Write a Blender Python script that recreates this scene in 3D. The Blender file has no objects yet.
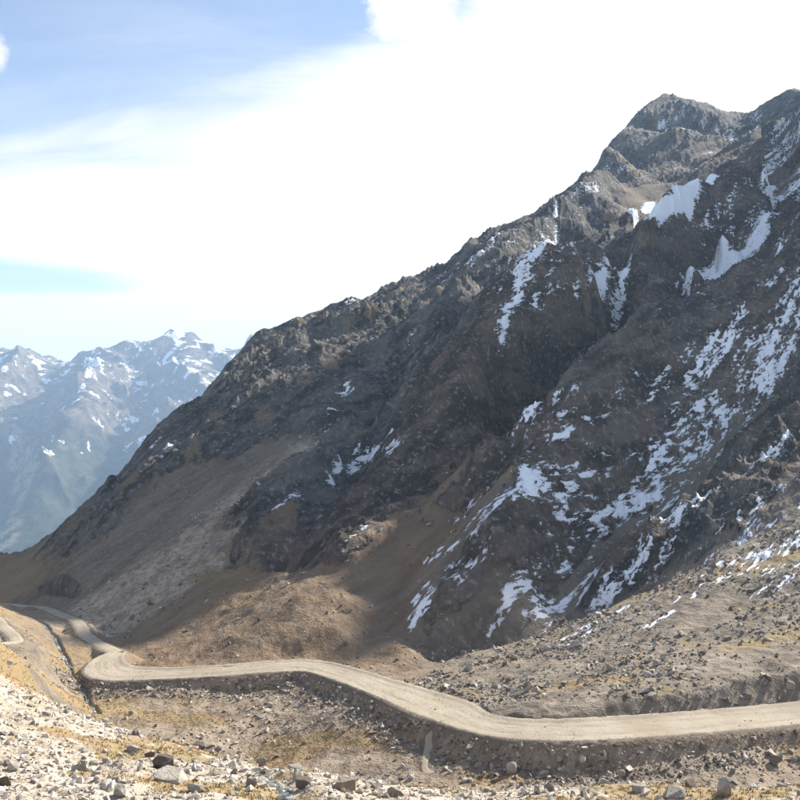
import bpy, bmesh, math, random
import numpy as np
from mathutils import Vector
R = math.radians
scene = bpy.context.scene
COL = scene.collection
# ================================================================ camera
cam = bpy.data.cameras.new('camera'); cam.sensor_width = 36; cam.lens = 38.61
cam.clip_start = .5; cam.clip_end = 40000
camo = bpy.data.objects.new('camera', cam); COL.objects.link(camo)
camo.location = (0, 0, 0); camo.rotation_euler = (R(90), 0, 0)
scene.camera = camo
# ================================================================ sun, sky, exposure
SUN_AZ, SUN_EL = R(47), R(32)          # azimuth measured from +Y towards +X
SUN = Vector((math.sin(SUN_AZ)*math.cos(SUN_EL), math.cos(SUN_AZ)*math.cos(SUN_EL), math.sin(SUN_EL)))
sl = bpy.data.lights.new('sun', 'SUN'); sl.energy = 5.0; sl.angle = R(.5); sl.color = (1, .93, .82)
so = bpy.data.objects.new('sun', sl); COL.objects.link(so)
so.rotation_euler = SUN.to_track_quat('Z', 'Y').to_euler()
scene.view_settings.view_transform = 'Standard'; scene.view_settings.look = 'None'
scene.view_settings.exposure = 1.25; scene.view_settings.gamma = 1; scene.view_settings.use_curve_mapping = False
scene.cycles.use_denoising = True
scene.cycles.volume_bounces = 1; scene.cycles.max_bounces = 4; scene.cycles.diffuse_bounces = 2
scene.cycles.use_adaptive_sampling = True; scene.cycles.adaptive_threshold = .03

class NT:
    """small helper for node trees"""
    def __init__(s, tree): s.t = tree; s.t.nodes.clear()
    def n(s, typ, **kw):
        nd = s.t.nodes.new(typ)
        for k, v in kw.items():
            if k == 'ins':
                for i, x in v.items():
                    if isinstance(x, bpy.types.NodeSocket): s.t.links.new(x, nd.inputs[i])
                    else: nd.inputs[i].default_value = x
            else: setattr(nd, k, v)
        return nd
    def math(s, op, a, b=0.0, c=0.0, clamp=False):
        return s.n('ShaderNodeMath', operation=op, use_clamp=clamp, ins={0: a, 1: b, 2: c}).outputs[0]
    def step(s, x, a, b, lo=0.0, hi=1.0):
        return s.n('ShaderNodeMapRange', interpolation_type='SMOOTHSTEP', ins={0: x, 1: a, 2: b, 3: lo, 4: hi}).outputs[0]
    def noise(s, vec, scale, detail=3, rough=.55, out=0, dim='3D', lac=2.0, dist=0.0):
        return s.n('ShaderNodeTexNoise', noise_dimensions=dim, ins={'Vector': vec, 'Scale': scale, 'Detail': detail, 'Roughness': rough, 'Lacunarity': lac, 'Distortion': dist}).outputs[out]
    def mix(s, f, a, b, mode='MIX'):
        nd = s.n('ShaderNodeMix', data_type='RGBA', blend_type=mode)
        for i, x in ((0, f), (6, a), (7, b)):
            if isinstance(x, bpy.types.NodeSocket): s.t.links.new(x, nd.inputs[i])
            else: nd.inputs[i].default_value = x if not isinstance(x, tuple) or len(x) == 4 else x+(1,)
        return nd.outputs[2]
    def dot(s, v, c):
        return s.n('ShaderNodeVectorMath', operation='DOT_PRODUCT', ins={0: v, 1: c}).outputs['Value']
    def vmul(s, v, c):
        return s.n('ShaderNodeVectorMath', operation='MULTIPLY', ins={0: v, 1: c}).outputs[0]

world = bpy.data.worlds.new('World'); scene.world = world; world.use_nodes = True
w = NT(world.node_tree)
sky = w.n('ShaderNodeTexSky', sky_type='NISHITA', sun_disc=False, sun_elevation=SUN_EL, sun_rotation=SUN_AZ, altitude=2400, air_density=1.0, dust_density=.6, ozone_density=.6)
dirv = w.n('ShaderNodeVectorMath', operation='NORMALIZE', ins={0: w.n('ShaderNodeTexCoord').outputs['Generated']}).outputs[0]
sep = w.n('ShaderNodeSeparateXYZ', ins={0: dirv})
zz = w.math('ADD', w.math('MAXIMUM', sep.outputs[2], 0.0), .12)
px = w.math('DIVIDE', sep.outputs[0], zz); py = w.math('DIVIDE', sep.outputs[1], zz)
plane = w.n('ShaderNodeCombineXYZ', ins={0: px, 1: py}).outputs[0]
rot = w.n('ShaderNodeMapping', ins={'Vector': plane, 'Rotation': (0, 0, R(18)), 'Scale': (.45, 1.2, 1)}).outputs[0]
streak = w.math('SUBTRACT', w.noise(rot, 1.1, 6, .6, dist=.6), .5)
puff = w.math('SUBTRACT', w.noise(dirv, 16, 6, .62), .5)
big = w.math('SUBTRACT', w.noise(plane, .5, 4, .5), .5)
# a bank of thin bright cloud that lies towards the sun and the horizon, thinning out to the upper left
glow = w.math('POWER', w.math('MAXIMUM', w.dot(dirv, tuple(SUN)), 0.0), 8.0)
m = w.math('ADD', w.dot(dirv, (.253, .359, -.899)), w.math('MULTIPLY', glow, .33))
m = w.math('ADD', m, w.math('MULTIPLY', streak, .26)); m = w.math('ADD', m, w.math('MULTIPLY', big, .10))
gap = w.math('DIVIDE', w.math('SUBTRACT', sep.outputs[2], .126), .021)
gap = w.math('EXPONENT', w.math('MULTIPLY', w.math('MULTIPLY', gap, gap), -1.0))
gap = w.math('MULTIPLY', gap, w.step(sep.outputs[0], -.16, -.36))
m = w.math('SUBTRACT', m, w.math('MULTIPLY', gap, w.math('ADD', .17, w.math('MULTIPLY', streak, .5))))
cover = w.step(m, -.045, .055)
# two small cumulus heads
def blob(d, c0):
    d = Vector(d).normalized()
    a = w.math('SUBTRACT', 1.0, w.dot(dirv, tuple(d)))
    return w.step(w.math('ADD', w.math('MULTIPLY', a, -1.0/c0), w.math('MULTIPLY', puff, 3.6)), -1.5, -.3)
b1 = blob((.03, 1, .462), .0016); b2 = blob((-.486, 1, .405), .0003)
cover = w.math('MAXIMUM', cover, w.math('MAXIMUM', b1, b2))
wisp = w.step(streak, -.12, .28, .1, .45)
cover = w.math('MAXIMUM', cover, wisp)
lum = w.math('ADD', .51, w.math('MULTIPLY', glow, .3))
bg1 = w.n('ShaderNodeBackground', ins={'Color': sky.outputs[0], 'Strength': .088})
bg2 = w.n('ShaderNodeBackground', ins={'Color': (1, .985, .96, 1), 'Strength': lum})
ms = w.n('ShaderNodeMixShader', ins={0: cover, 1: bg1.outputs[0], 2: bg2.outputs[0]})
w.n('ShaderNodeOutputWorld', ins={0: ms.outputs[0]})

# ================================================================ object helpers
def tag(o, label=None, cat=None, group=None, kind=None):
    if label: o['label'] = label
    if cat: o['category'] = cat
    if group: o['group'] = group
    if kind: o['kind'] = kind
    return o
def mesh_np(name, V, Fq, mat, attrs=None, normals=None, smooth=True, fattrs=None):
    """one mesh object from arrays; Fq is (n,3) or (n,4)"""
    me = bpy.data.meshes.new(name); n, k = Fq.shape
    me.vertices.add(len(V)); me.vertices.foreach_set('co', np.ascontiguousarray(V, np.float32).ravel())
    me.loops.add(n*k); me.loops.foreach_set('vertex_index', np.ascontiguousarray(Fq, np.int32).ravel())
    me.polygons.add(n); me.polygons.foreach_set('loop_start', np.arange(0, n*k, k, dtype=np.int32))
    me.polygons.foreach_set('use_smooth', np.full(n, smooth, bool))
    me.update(calc_edges=True)
    for nm, a in (attrs or {}).items():
        at = me.attributes.new(nm, 'FLOAT', 'POINT'); at.data.foreach_set('value', np.ascontiguousarray(a, np.float32))
    if normals is not None: me.normals_split_custom_set_from_vertices(normals.astype(np.float32))
    me.materials.append(mat)
    o = bpy.data.objects.new(name, me); COL.objects.link(o); return o

# ================================================================ terrain functions
# ---------------------------------------------------------------- noise
def _hash(ix, iy, seed):
    h = (ix.astype(np.int64)*374761393 + iy.astype(np.int64)*668265263 + seed*1442695041) & 0xFFFFFFFF
    h = ((h ^ (h >> 13))*1274126177) & 0xFFFFFFFF
    h = ((h ^ (h >> 16))*2246822519) & 0xFFFFFFFF
    return (h ^ (h >> 15)) & 0xFFFFFFFF
def gnoise(x, y, seed=0):
    x0 = np.floor(x); y0 = np.floor(y); fx = x-x0; fy = y-y0
    u = fx*fx*fx*(fx*(fx*6-15)+10); v = fy*fy*fy*(fy*(fy*6-15)+10)
    def g(ox, oy):
        a = _hash(x0+ox, y0+oy, seed).astype(np.float64)*(2*np.pi/4294967296.0)
        return np.cos(a)*(fx-ox)+np.sin(a)*(fy-oy)
    a = g(0,0); b = g(1,0); c = g(0,1); d = g(1,1)
    return 1.5*((a+(b-a)*u)*(1-v)+(c+(d-c)*u)*v)
def fbm(x, y, lam, octs, seed=0, gain=.5):
    s = 0; a = 1.0
    for i in range(octs):
        s = s+a*gnoise(x/lam+17.3*i, y/lam-9.1*i, seed+i); a *= gain; lam *= .5
    return s
def ridged(x, y, lam, octs, seed=0, gain=.55):
    s = 0; a = 1.0; w = 1.0
    for i in range(octs):
        n = 1-np.abs(gnoise(x/lam+7.7*i, y/lam+3.3*i, seed+i))*1.6
        n = n*n*np.sign(n)*w; s = s+a*(n-.35); w = np.clip(n*1.4, .15, 1); a *= gain; lam *= .5
    return s
def sstep(a, b, x):
    t = np.clip((x-a)/(b-a), 0, 1); return t*t*(3-2*t)
def poly_dist(x, y, P, extra):
    """distance to a polyline P (n,2) and the values 'extra' (n,k) interpolated at the nearest point"""
    best = np.full(x.shape, 1e9); val = np.zeros(x.shape+(extra.shape[1],)); side = np.zeros(x.shape)
    for i in range(len(P)-1):
        ax, ay = P[i]; dx, dy = P[i+1]-P[i]; L = dx*dx+dy*dy+1e-9
        t = np.clip(((x-ax)*dx+(y-ay)*dy)/L, 0, 1)
        d = np.hypot(x-ax-t*dx, y-ay-t*dy); m = d < best
        best[m] = d[m]; tt = t[m][:, None]
        val[m] = extra[i]*(1-tt)+extra[i+1]*tt
        side[m] = np.sign((x[m]-ax)*dy-(y[m]-ay)*dx)
    return best, val, side
def smooth_path(P, n=6):
    P = np.array(P, float); Q = np.vstack([2*P[0]-P[1], P, 2*P[-1]-P[-2]]); out = []
    for i in range(len(P)-1):
        p0, p1, p2, p3 = Q[i:i+4]
        for k in range(n):
            t = k/n
            out.append(.5*((2*p1)+(p2-p0)*t+(2*p0-5*p1+4*p2-p3)*t*t+(3*p1-p0-3*p2+p3)*t**3))
    out.append(P[-1]); return np.array(out)
# ---------------------------------------------------------------- base surface through surveyed points
class Base:
    """height and ground-cover values interpolated between the surveyed points (radial basis, linear kernel)"""
    def __init__(s, pts, attrs, region):
        s.P = pts[:, :2]/100; n = len(pts)
        d = np.sqrt(((s.P[:, None]-s.P[None])**2).sum(-1)+1e-4)
        A = np.zeros((n+3, n+3)); A[:n, :n] = -d+np.eye(n)*.004
        A[:n, n] = 1; A[:n, n+1:] = s.P; A[n, :n] = 1; A[n+1:, :n] = s.P.T
        b = np.zeros((n+3, 1)); b[:n, 0] = pts[:, 2]
        s.w = np.linalg.solve(A, b)[:, 0]; s.n = n; s.at = attrs; s.reg = region
        s.grids = []
        for (x0, x1, y0, y1, st) in ((-1500, 1600, -60, 2000, 9.0), (-320, 560, -20, 760, 3.2)):
            xs = np.arange(x0, x1+st, st); ys = np.arange(y0, y1+st, st)
            X, Y = np.meshgrid(xs, ys); z, a, r = s.direct(X.ravel(), Y.ravel())
            s.grids.append((x0, y0, st, z.reshape(X.shape), a.reshape(X.shape+(-1,)), r.reshape(X.shape)))
    def direct(s, x, y):
        z = np.empty(len(x)); a = np.empty((len(x), s.at.shape[1])); r = np.empty(len(x), int); k = 20000
        for i in range(0, len(x), k):
            q = np.stack([x[i:i+k], y[i:i+k]], 1)/100
            d2 = (q**2).sum(1)[:, None]+(s.P**2).sum(1)[None]-2*q@s.P.T; d2 = np.maximum(d2, 0)
            z[i:i+k] = -np.sqrt(d2+1e-4)@s.w[:s.n]+s.w[s.n]+q@s.w[s.n+1:]
            w = 1/(d2+1e-4)**1.6; a[i:i+k] = (w@s.at)/w.sum(1)[:, None]; r[i:i+k] = s.reg[d2.argmin(1)]
        return z, a, r
    def sample(s, x, y):
        out = None
        for gi, (x0, y0, st, Z, A, R) in enumerate(s.grids):
            gx = np.clip((x-x0)/st, 1, Z.shape[1]-3.001); gy = np.clip((y-y0)/st, 1, Z.shape[0]-3.001)
            ix = gx.astype(int); iy = gy.astype(int); fx = gx-ix; fy = gy-iy
            def cw(t): return (-.5*t+t*t-.5*t**3, 1-2.5*t*t+1.5*t**3, .5*t+2*t*t-1.5*t**3, -.5*t*t+.5*t**3)
            wx = cw(fx); wy = cw(fy); z = 0
            for j in range(4):
                for i in range(4): z = z+wx[i]*wy[j]*Z[iy+j-1, ix+i-1]
            f = fx[:, None]; g = fy[:, None]
            a = (A[iy, ix]*(1-f)+A[iy, ix+1]*f)*(1-g)+(A[iy+1, ix]*(1-f)+A[iy+1, ix+1]*f)*g
            r = R[iy+(fy > .5), ix+(fx > .5)]
            if out is None: out = [z, a, r]
            else:
                w = sstep(0, 30, np.minimum(np.minimum(x+310, 550-x), np.minimum(y+10, 750-y)))
                out[0] = out[0]*(1-w)+z*w; out[1] = out[1]*(1-w[:, None])+a*w[:, None]; out[2] = np.where(w > .5, r, out[2])
        return out
FALL = np.array([.72, .69])     # up-slope direction of the flank
def chutes(x, y):
    s = x*-FALL[1]+y*FALL[0]; t = x*FALL[0]+y*FALL[1]
    return sstep(.12, .38, fbm(s+fbm(x, y, 60, 2, 91)*3, t*.045, 25, 3, 85))
def broken(x, y, rock):
    """rock cover cut by chutes of scree that run straight down the fall line"""
    return rock*(1-.75*chutes(x, y)*np.clip(1.7-rock, .25, 1))
def detail(x, y, rock, dist):
    """relief added to the base surface: ribs and gullies down the fall line, crags, scree"""
    wx = fbm(x, y, 90, 2, 71)*6; wy = fbm(x, y, 90, 2, 81)*6
    X = x+wx; Y = y+wy
    s = X*-FALL[1]+Y*FALL[0]; t = X*FALL[0]+Y*FALL[1]
    far = .35*sstep(150, 210, dist)+.65*sstep(190, 520, dist)
    rock = broken(x, y, rock); rk = np.clip(rock, 0, 1); crest = np.clip(rock-1, 0, 1)
    h = far*rk*(1-.88*crest)*(.2+.8*sstep(-165, -60, x))*(ridged(s, t*.13, 60, 3, 5)*17+ridged(s, t*.13, 19, 3, 15)*6.5*(.2+.8*sstep(-.3, .35, fbm(x, y, 85, 2, 205)))+fbm(s, t, 110, 3, 25)*5)
    h = h+far*rk*(1-.9*crest)*(ridged(s+.6*t, t*.8-.3*s, 17, 4, 35, .6)*1.7*(.3+.7*sstep(-.3, .4, fbm(x, y, 60, 2, 215))))+sstep(150, 230, dist)*rk*(1-.6*crest)*(ridged(s*1.3+t*.5, t*.7, 7, 3, 45, .62)*1.5+ridged(s+t*.3, t*.5, 3.4, 2, 47, .6)*.55)
    h = h-far*np.clip(1.6-rock, 0, 1)*rk*chutes(x, y)*3.0+far*crest*(.3+.7*sstep(-150, -50, x))*((ridged(X, Y, 75, 4, 125, .5)*4.0-1.2+fbm(x, y, 22, 3, 135)*2.2))
    sc = 1-rk
    h = h+far*sc*(fbm(s, t*.1, 26, 3, 55)*1.2)+sc*fbm(s, t*.2, 8, 3, 65)*.3*sstep(60, 200, dist)
    h = h+fbm(x, y, 4.5, 3, 95)*.28+fbm(x, y, 18, 3, 97)*.45*sstep(20, 80, dist)*sstep(260, 180, dist)
    return h

# ================================================================ survey of the place
REGIONS = ['mountain', 'glacier', 'mountain_spur', 'grass_slope', 'rock_spur', 'moraine', 'scree_fan', 'valley_floor', 'hillside', 'foreground_slope']
SURVEY = [  # (region, rock, grass, pale), points x y z in metres, camera at the origin
 (('mountain',0.5,0.4,0),(-284.8,520,-121.2,-276.6,511.7,-117,-268.4,503.3,-112.8,-260.2,495,-108.5,-252,486.7,-104.3,-243.8,478.3,-100.1,-235.5,470,-95.9,-228.5,462,-92.5,-221.5,454,-89.2,-214.5,446,-85.9,-207.5,438,-82.5,-200.5,430,-79.2,-193.5,422.5,-76.4,-186.5,415,-73.6,-179.5,407.5,-70.8,-172.5,400,-68.1,-166.8,391.5,-65.5,-161.1,383,-63,-155.4,374.4,-60.5,-149.7,365.9,-57.9,-144,357.4,-55.4,-138.2,348.9,-52.9,-132,354.4,-47,-125.8,359.9,-41.1)),
 (('mountain',2,0.15,0),(-119.8,369.7,-33.6,-118.2,377.3,-29.4,-116.7,385,-25.1,-117,395.7,-20.6,-117.3,406.4,-16.2,-117.7,417.2,-11.7,-115.4,429.1,-6.6,-113.1,440.9,-1.5,-110,450,2.7,-107,459.1,7,-103.6,471,13,-100.2,482.8,19.1,-98.5,492,23.1,-96.9,501.3,27,-95.2,510.5,30.9,-91.9,519.4,35.8,-88.7,528.2,40.6,-80.8,533.2,43.5,-75.2,537.7,47,-69.5,542.3,50.6,-56.8,541.8,55.6,-44.1,540.6,60.2,-31.4,539.3,64.7,-23.5,537.4,66.7,-15.6,535.4,68.6,-7.8,533.7,70.3,0,532,71.9,9.2,527.8,72.6,18.3,523.7,73.2)),
 (('mountain',2,0.1,0),(27.8,529.8,79,31.5,539.2,83.6,35.2,548.6,88.2,42.2,556,93.4,49.3,563.5,98.5,55.9,573.5,104.4,62.5,583.5,110.3,69.2,593.5,116.2,77.3,601.4,121.6,85.4,609.4,127,93.5,617.4,132.4,98.7,626.6,137.4,103.9,635.9,142.4,109,645.1,147.4,116.4,642.6,148.3,123.8,640,149.2)),
 (('mountain',1.7,0.1,0),(129,652.5,156.7,134.1,665,164.3,139,678.6,170.6,143.9,692.1,176.8,148.7,705.7,183.1,153.6,719.3,189.4,158.5,732.9,195.6,163.4,746.4,201.9,168.3,760,208.2,173.5,773.3,214.7,178.8,786.7,221.2,184,800,227.7,189.2,813.3,234.2,194.5,826.7,240.7,199.7,840,247.2,204.9,853.3,253.7,210.2,866.7,260.2,215.4,880,266.7,221.5,893.3,273.2,227.6,906.7,279.7,233.7,920,286.2,239.8,933.3,292.7,245.9,946.7,299.2,252.1,960,305.7,258.2,973.3,312.2,264.3,986.7,318.7,270.4,1000,325.2,277,1010,330.5,283.7,1020,335.9,290.3,1030,341.3,297,1040,346.7,306,1050,351.2,315,1060,355.8,324.1,1066.7,356.8,333.3,1073.3,357.8,342.4,1080,358.7,352.2,1086.7,359.2,362,1093.3,359.8,371.8,1100,360.3,384.6,1100,359.8,397.4,1100,359.4,410.3,1100,359,422.3,1090,360.7,434.3,1080,362.5,445.7,1070,368.4,457.1,1060,374.3,466,1055,380.5,474.8,1050,386.7,480,1040,379.4,482.8,1025,373.1,485.6,1010,366.7,488.4,995,360.4,491.1,980,354.1,500.9,970,354.2,510.6,960,354.2,520.4,950,354.3,531.7,940,354.8,543,930,355.2,554.3,920,355.7,565.6,910,356.2,576.9,900,356.6,591.5,893.8,356.6,606.1,887.5,356.6,620.6,881.2,356.6,635.2,875,356.6,649.8,868.8,356.6,664.3,862.5,356.6,678.9,856.2,356.6,693.5,850,356.6)),
 (('mountain',1.8,0.12,0),(-115.8,358.6,-35.5,-114.2,366,-31.5,-112.7,373.4,-27.4,-113,383.8,-23.2,-113.3,394.2,-18.9,-113.7,404.6,-14.6,-111.4,416.2,-9.8,-109.2,427.7,-5,-106.2,436.5,-0.9,-103.3,445.3,3.1,-100,456.8,8.9,-96.6,468.3,14.7,-94.2,481.8,20.4,-91.8,495.2,26,-88.6,503.8,30.6,-85.4,512.4,35.2,-77.8,517.2,38,-72.3,521.6,41.4,-66.8,526,44.8,-54.5,525.5,49.6,-42.2,524.3,54.1,-29.9,523.2,58.5,-22.2,521.3,60.4,-14.5,519.4,62.3,-7,517.7,64,0.6,516,65.6,9.5,512,66.2,18.4,508,66.9,27.6,513.9,72.5,31.1,523,76.9,34.7,532.1,81.2,41.6,539.4,86.2,48.4,546.6,91.1,54.9,556.3,96.7,61.3,566,102.4,67.8,575.7,108,75.7,583.4,113.2,83.5,591.1,118.4,91.4,598.8,123.5,96.4,607.8,128.3,101.5,616.8,133.1,106.5,625.8,137.8)),
 (('mountain',1.5,0.12,0),(-109.7,392.1,-18.3,-107.5,403.3,-13.7,-105.3,414.5,-9.2,-102.5,423,-5.3,-99.6,431.6,-1.5,-96.3,442.7,4,-93.1,453.9,9.5,-90.7,466.9,14.8,-88.4,479.8,20.1,-85.3,488.2,24.5,-82.2,496.5,28.9,-74.8,501.2,31.5,-64.2,509.7,38,-52.2,509.3,42.7,-40.3,508.1,47.1,-28.4,507,51.4,-13.5,503.3,55.1,1.2,500.1,58.3,9.8,496.2,59,18.4,492.3,59.7,27.3,498,65,30.8,506.8,69.2,34.3,515.6,73.3,40.9,522.7,78,47.5,529.7,82.7,53.8,539.1,88.1,60.1,548.5,93.5,66.3,557.8,98.8,74,565.3,103.8,81.6,572.8,108.7,89.3,580.3,113.6,96.6,593.4,120.4,103.9,606.4,127.2)),
 (('mountain',1,0,0),(-343.1,634.4,-218.1,-240.9,524.6,-154.7,-165.7,425.6,-111.6,-143,451,-90.9,-140,508.9,-70.6,-126.6,560.1,-53.5,-111.8,622.8,-31.2,-94,650.5,-19,-64.7,661,-5.4,-14.5,653.2,11.4,26.8,638.9,18.6,47.6,669.2,33.5,89.4,724,61.6,138.5,787.1,92.6,169.3,811.3,110.6,270.3,1073.6,206.5,371.2,1268.8,282.4,426.9,1317.6,291.8,509.9,1342,289.4,566.7,1293.2,313.5,594.5,1268.8,322.4,643,1159,303.9,853.3,1037,320.3,-449.9,832,-387.9,-271.5,640,-258.1,-187.5,591.5,-191.6,-176,705.5,-166.9,-146.6,816.8,-140.9,-105.2,867.7,-121.4,-19,856.7,-89.9,50.4,847.7,-71.1,117.3,949.5,-35.4,205.3,1024,0,354.5,1408,98.5,515.9,1696,173.9,668.7,1760,164.1,771.5,1680,227.1,843.3,1520,212.6)),
 (('mountain',0.8,0.25,0),(-101.6,290.7,-42.3,-97.4,309.5,-33.2,-94.2,323.4,-26.4,-88,343.2,-16,-78.4,354.2,-12.4,-63.5,320.5,-14.9,-62.5,357.2,0,-48.3,319,-9.3,-46.4,361.9,8.4,-44.5,424.7,24.7,-30.6,437.5,33.1,-20.1,344.3,12,-9.2,392.7,27.5,0,422.8,39.4,15,427.6,42.4,17.5,374.5,26.2,0,327.4,7.6,15.7,336.7,11.8,-17.6,302.4,-3.5,-36.3,311.7,-7.3,-25.9,278.3,-16.2)),
 (('mountain',0.2,0.2,0),(-104.9,264.6,-54,-94.7,270.8,-47.3,-83.4,286.1,-36.7,-72.9,297.8,-27.8,-109,259.9,-57.6,-99,249.9,-57.4,-88.6,253.5,-51.7,-76.7,263.3,-43,-58.5,279.1,-29.3,-47.3,290.2,-20.3)),
 (('mountain',1,0,0),(-22.8,279.1,-6.5,-26.5,274.1,-10,-30.2,269.2,-13.5,-33.9,264.2,-16.9,-37.4,259.3,-20.3,-40.9,254.4,-23.7,-41.8,247.9,-26.6,-42.8,241.5,-29.6,-42.7,233.6,-32.7,35.7,449.9,64,33.6,440.9,59.9,31.6,431.9,55.8,29.6,422.9,51.8,27.6,413.4,47.5,25.6,404,43.3,23.6,394.5,39.1,21.7,385,34.9,19.7,375.5,30.6,16.7,366.4,26.4,13.8,357.2,22.2,10.8,348.1,18,7.9,339,13.8,4.7,330.5,9.8,1.4,322.1,5.8,-1.8,313.7,1.8,-7,305.8,-2.6,-12.2,298,-6.9,-72.1,476.2,36.1,-71.9,465.1,31.8,-71.8,454.1,27.5,-71.6,443.1,23.3,-71.4,432.1,19,-71.2,421.1,14.7,-72.3,409.8,9.8,-73.4,398.5,4.9,-74.5,387.2,0,-79.3,378.6,-5.4,-84.1,369.9,-10.8,-85.8,359.6,-15.6,-87.5,349.3,-20.4,-89.1,340,-24.6,-90.6,330.8,-28.9)),
 (('mountain',0.8,0,0),(115.8,636.7,141,112.3,625.4,135,108.8,614.1,129,105.4,602.8,122.9,101.6,591,116.8,97.8,579.2,110.7,94,567.4,104.6,90.2,555.6,98.4,86.4,543.8,92.3,82.6,532,86.2,78.8,520.2,80,75,508.6,73.8,71.2,497,67.6,67.3,485.4,61.4,63.5,473.8,55.2,59.6,460.8,48.3,55.6,447.8,41.4,51.7,434.8,34.5,46.3,424.2,28.8,41,413.7,23.1,35.5,403.8,18.9,30.1,393.9,14.6,24.6,384,10.3,19.8,373.4,6.6,15,362.9,2.9,10.3,352.3,-0.8,6.2,342.6,-4.2,2.2,332.9,-7.6,-1.9,323.2,-10.9,-6.2,312.7,-14.3,-10.6,302.3,-17.6,-13.4,292.9,-20.3,-16.3,283.5,-22.9,-19.2,274.1,-25.6,-22.7,262.1,-28.8,-26.2,250.1,-32.1)),
 (('mountain',1,0,0),(140.7,690,148.8,141.7,640,126.8,111.9,600,101.4,100.7,540,75.5,130.7,590,103.1,156.6,640,130.5,81.6,500,61.2,177.2,760,190.4,217.9,850,232.8,279.7,960,290.9,331.2,980,297,233.1,800,207,287.3,850,232.8,374.8,960,290.9,171.3,700,163.2)),
 (('glacier',0,0,0),(183.4,690,151.2,185.6,650,137.9,193.9,640,137.2,212.7,730,169.3,208.3,650,147,243.4,720,176.2,257,700,181.1,227.3,650,157.6,236,750,180.1,185,690,152,190.8,696.2,155,196.6,702.5,158.1,202.5,708.8,161.1,208.3,715,164.2,214.6,719,166.8,220.9,723,169.4,227.2,727,172.1,233.6,731,174.7,239.9,735,177.3,244,727.5,178.4,248.1,720,179.5,252.2,712.5,180.5,256.4,705,181.6,184.6,660,142.3,191.6,657.5,142.5,198.5,655,142.8,204.3,661.2,146.5,210.2,667.5,150.2,216.1,673.8,154,221.9,680,157.7,225.4,675,159.4,229,670,161.1,232.5,665,162.8)),
 (('mountain',1,0,0),(419.6,1000,326.3,384.6,880,266.7,431.8,950,310,382.3,820,248.5,390.9,780,227.3,356.6,900,262.2,326.3,700,179.5)),
 (('mountain_spur',0.8,0,0),(234.3,600,155.2,209.1,575,136,193.8,560,126,184.2,545,115.6,169.9,530,105,153.1,515,94.2,139.9,500,85.1,128.5,490,82.8,118.6,480,73.8)),
 (('mountain_spur',1.8,0.05,0),(230.7,542.2,158,224.8,547.9,158.4,221.5,550.9,158.6,217.7,545,154.8,213.9,539.1,151,210,533.1,147.3,204.4,526.7,142.8,198.9,520.2,138.2,194,515.8,134.9,189.2,511.3,131.5,184.3,506.8,128.2,180.4,509.2,128.2,177.2,506,125.9,174,502.7,123.6,170.7,495.9,119.7,167.4,489.1,115.8,164,482.3,112,160.7,475.5,108.1,156.1,469.9,104.5,151.6,464.2,100.9,147,458.6,97.3,142.1,454.2,94.3,137.3,449.8,91.3,132.4,445.4,88.3,128.4,440.5,85.3,124.4,435.6,82.3,120.5,430.7,79.3,118.7,435.5,81.2,117,440.3,83.1,110.5,434.9,79.6,107.7,427.7,75.9,104.9,420.5,72.1,102.1,413.4,68.4,97.5,406.1,64.4,92.9,398.7,60.4)),
 (('mountain_spur',1.3,0.05,0),(88.1,377.8,57.2,82.9,370.7,53.4,77.8,363.7,49.6,72.7,356.6,45.7,66.9,350.3,42.3,61,344,38.9,55.1,337.7,35.4,50.2,330.7,31.9,45.3,323.6,28.3,39.6,316.6,24.7,33.9,309.6,21.2,28.2,302.6,17.6,24.9,296.8,14.9,21.6,291,12.1,18.3,285.2,9.3,9.9,282.3,1,4.9,277.6,-3.5,0,272.9,-8,-6.3,269.8,-12.9,-9.8,262.2,-16.8,-13.4,254.6,-20.8,-15.8,247.5,-24.4,-18.2,240.4,-28,-19.6,233.2,-30.9,-21.1,226,-33.7,-26.1,223.7,-37.8,-27.9,221.4,-41.8)),
 (('mountain_spur',1,0,0),(172.1,461.4,96.8,144.4,427.3,74.7,123.6,408,61.8,108.2,386.9,49.6,94.1,366.9,38.5,73.3,349.4,28.5,61.7,331,19.3,44,314.4,11,27.1,291,0,15.7,270.2,-9.4,5.9,252.3,-17.6,-2.8,237.2,-24.9,-10.5,224.9,-31.5,-15.1,215.9,-36.5,-19.8,212.6,-39.6,123.8,466,81.5,120.5,456.6,76.6,117.2,447.2,71.8,114,437.8,67,110.7,428.4,62.2,107.4,419.1,57.3,104.1,409.7,52.5,100.3,400.8,48,96.5,392,43.4,92.7,383.1,38.9,89,374.2,34.4,85.2,365.4,29.8,80.4,357.3,25.8,75.6,349.2,21.7,70.8,341.2,17.6,66,333.1,13.6,61,326.2,10.3,56,319.3,7,51,312.4,3.6,126,432.5,78.1,122.8,424.6,74,119.6,416.8,69.8,116.4,409,65.6,113.2,401.1,61.5,110,393.3,57.3,106.7,385.7,53.3,103.3,378.1,49.3,99.9,370.5,45.3,96.6,362.9,41.3,93.2,355.4,37.3,88.8,347.4,33.1,84.3,339.5,29,79.9,331.6,24.9,75.5,323.7,20.7)),
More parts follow.
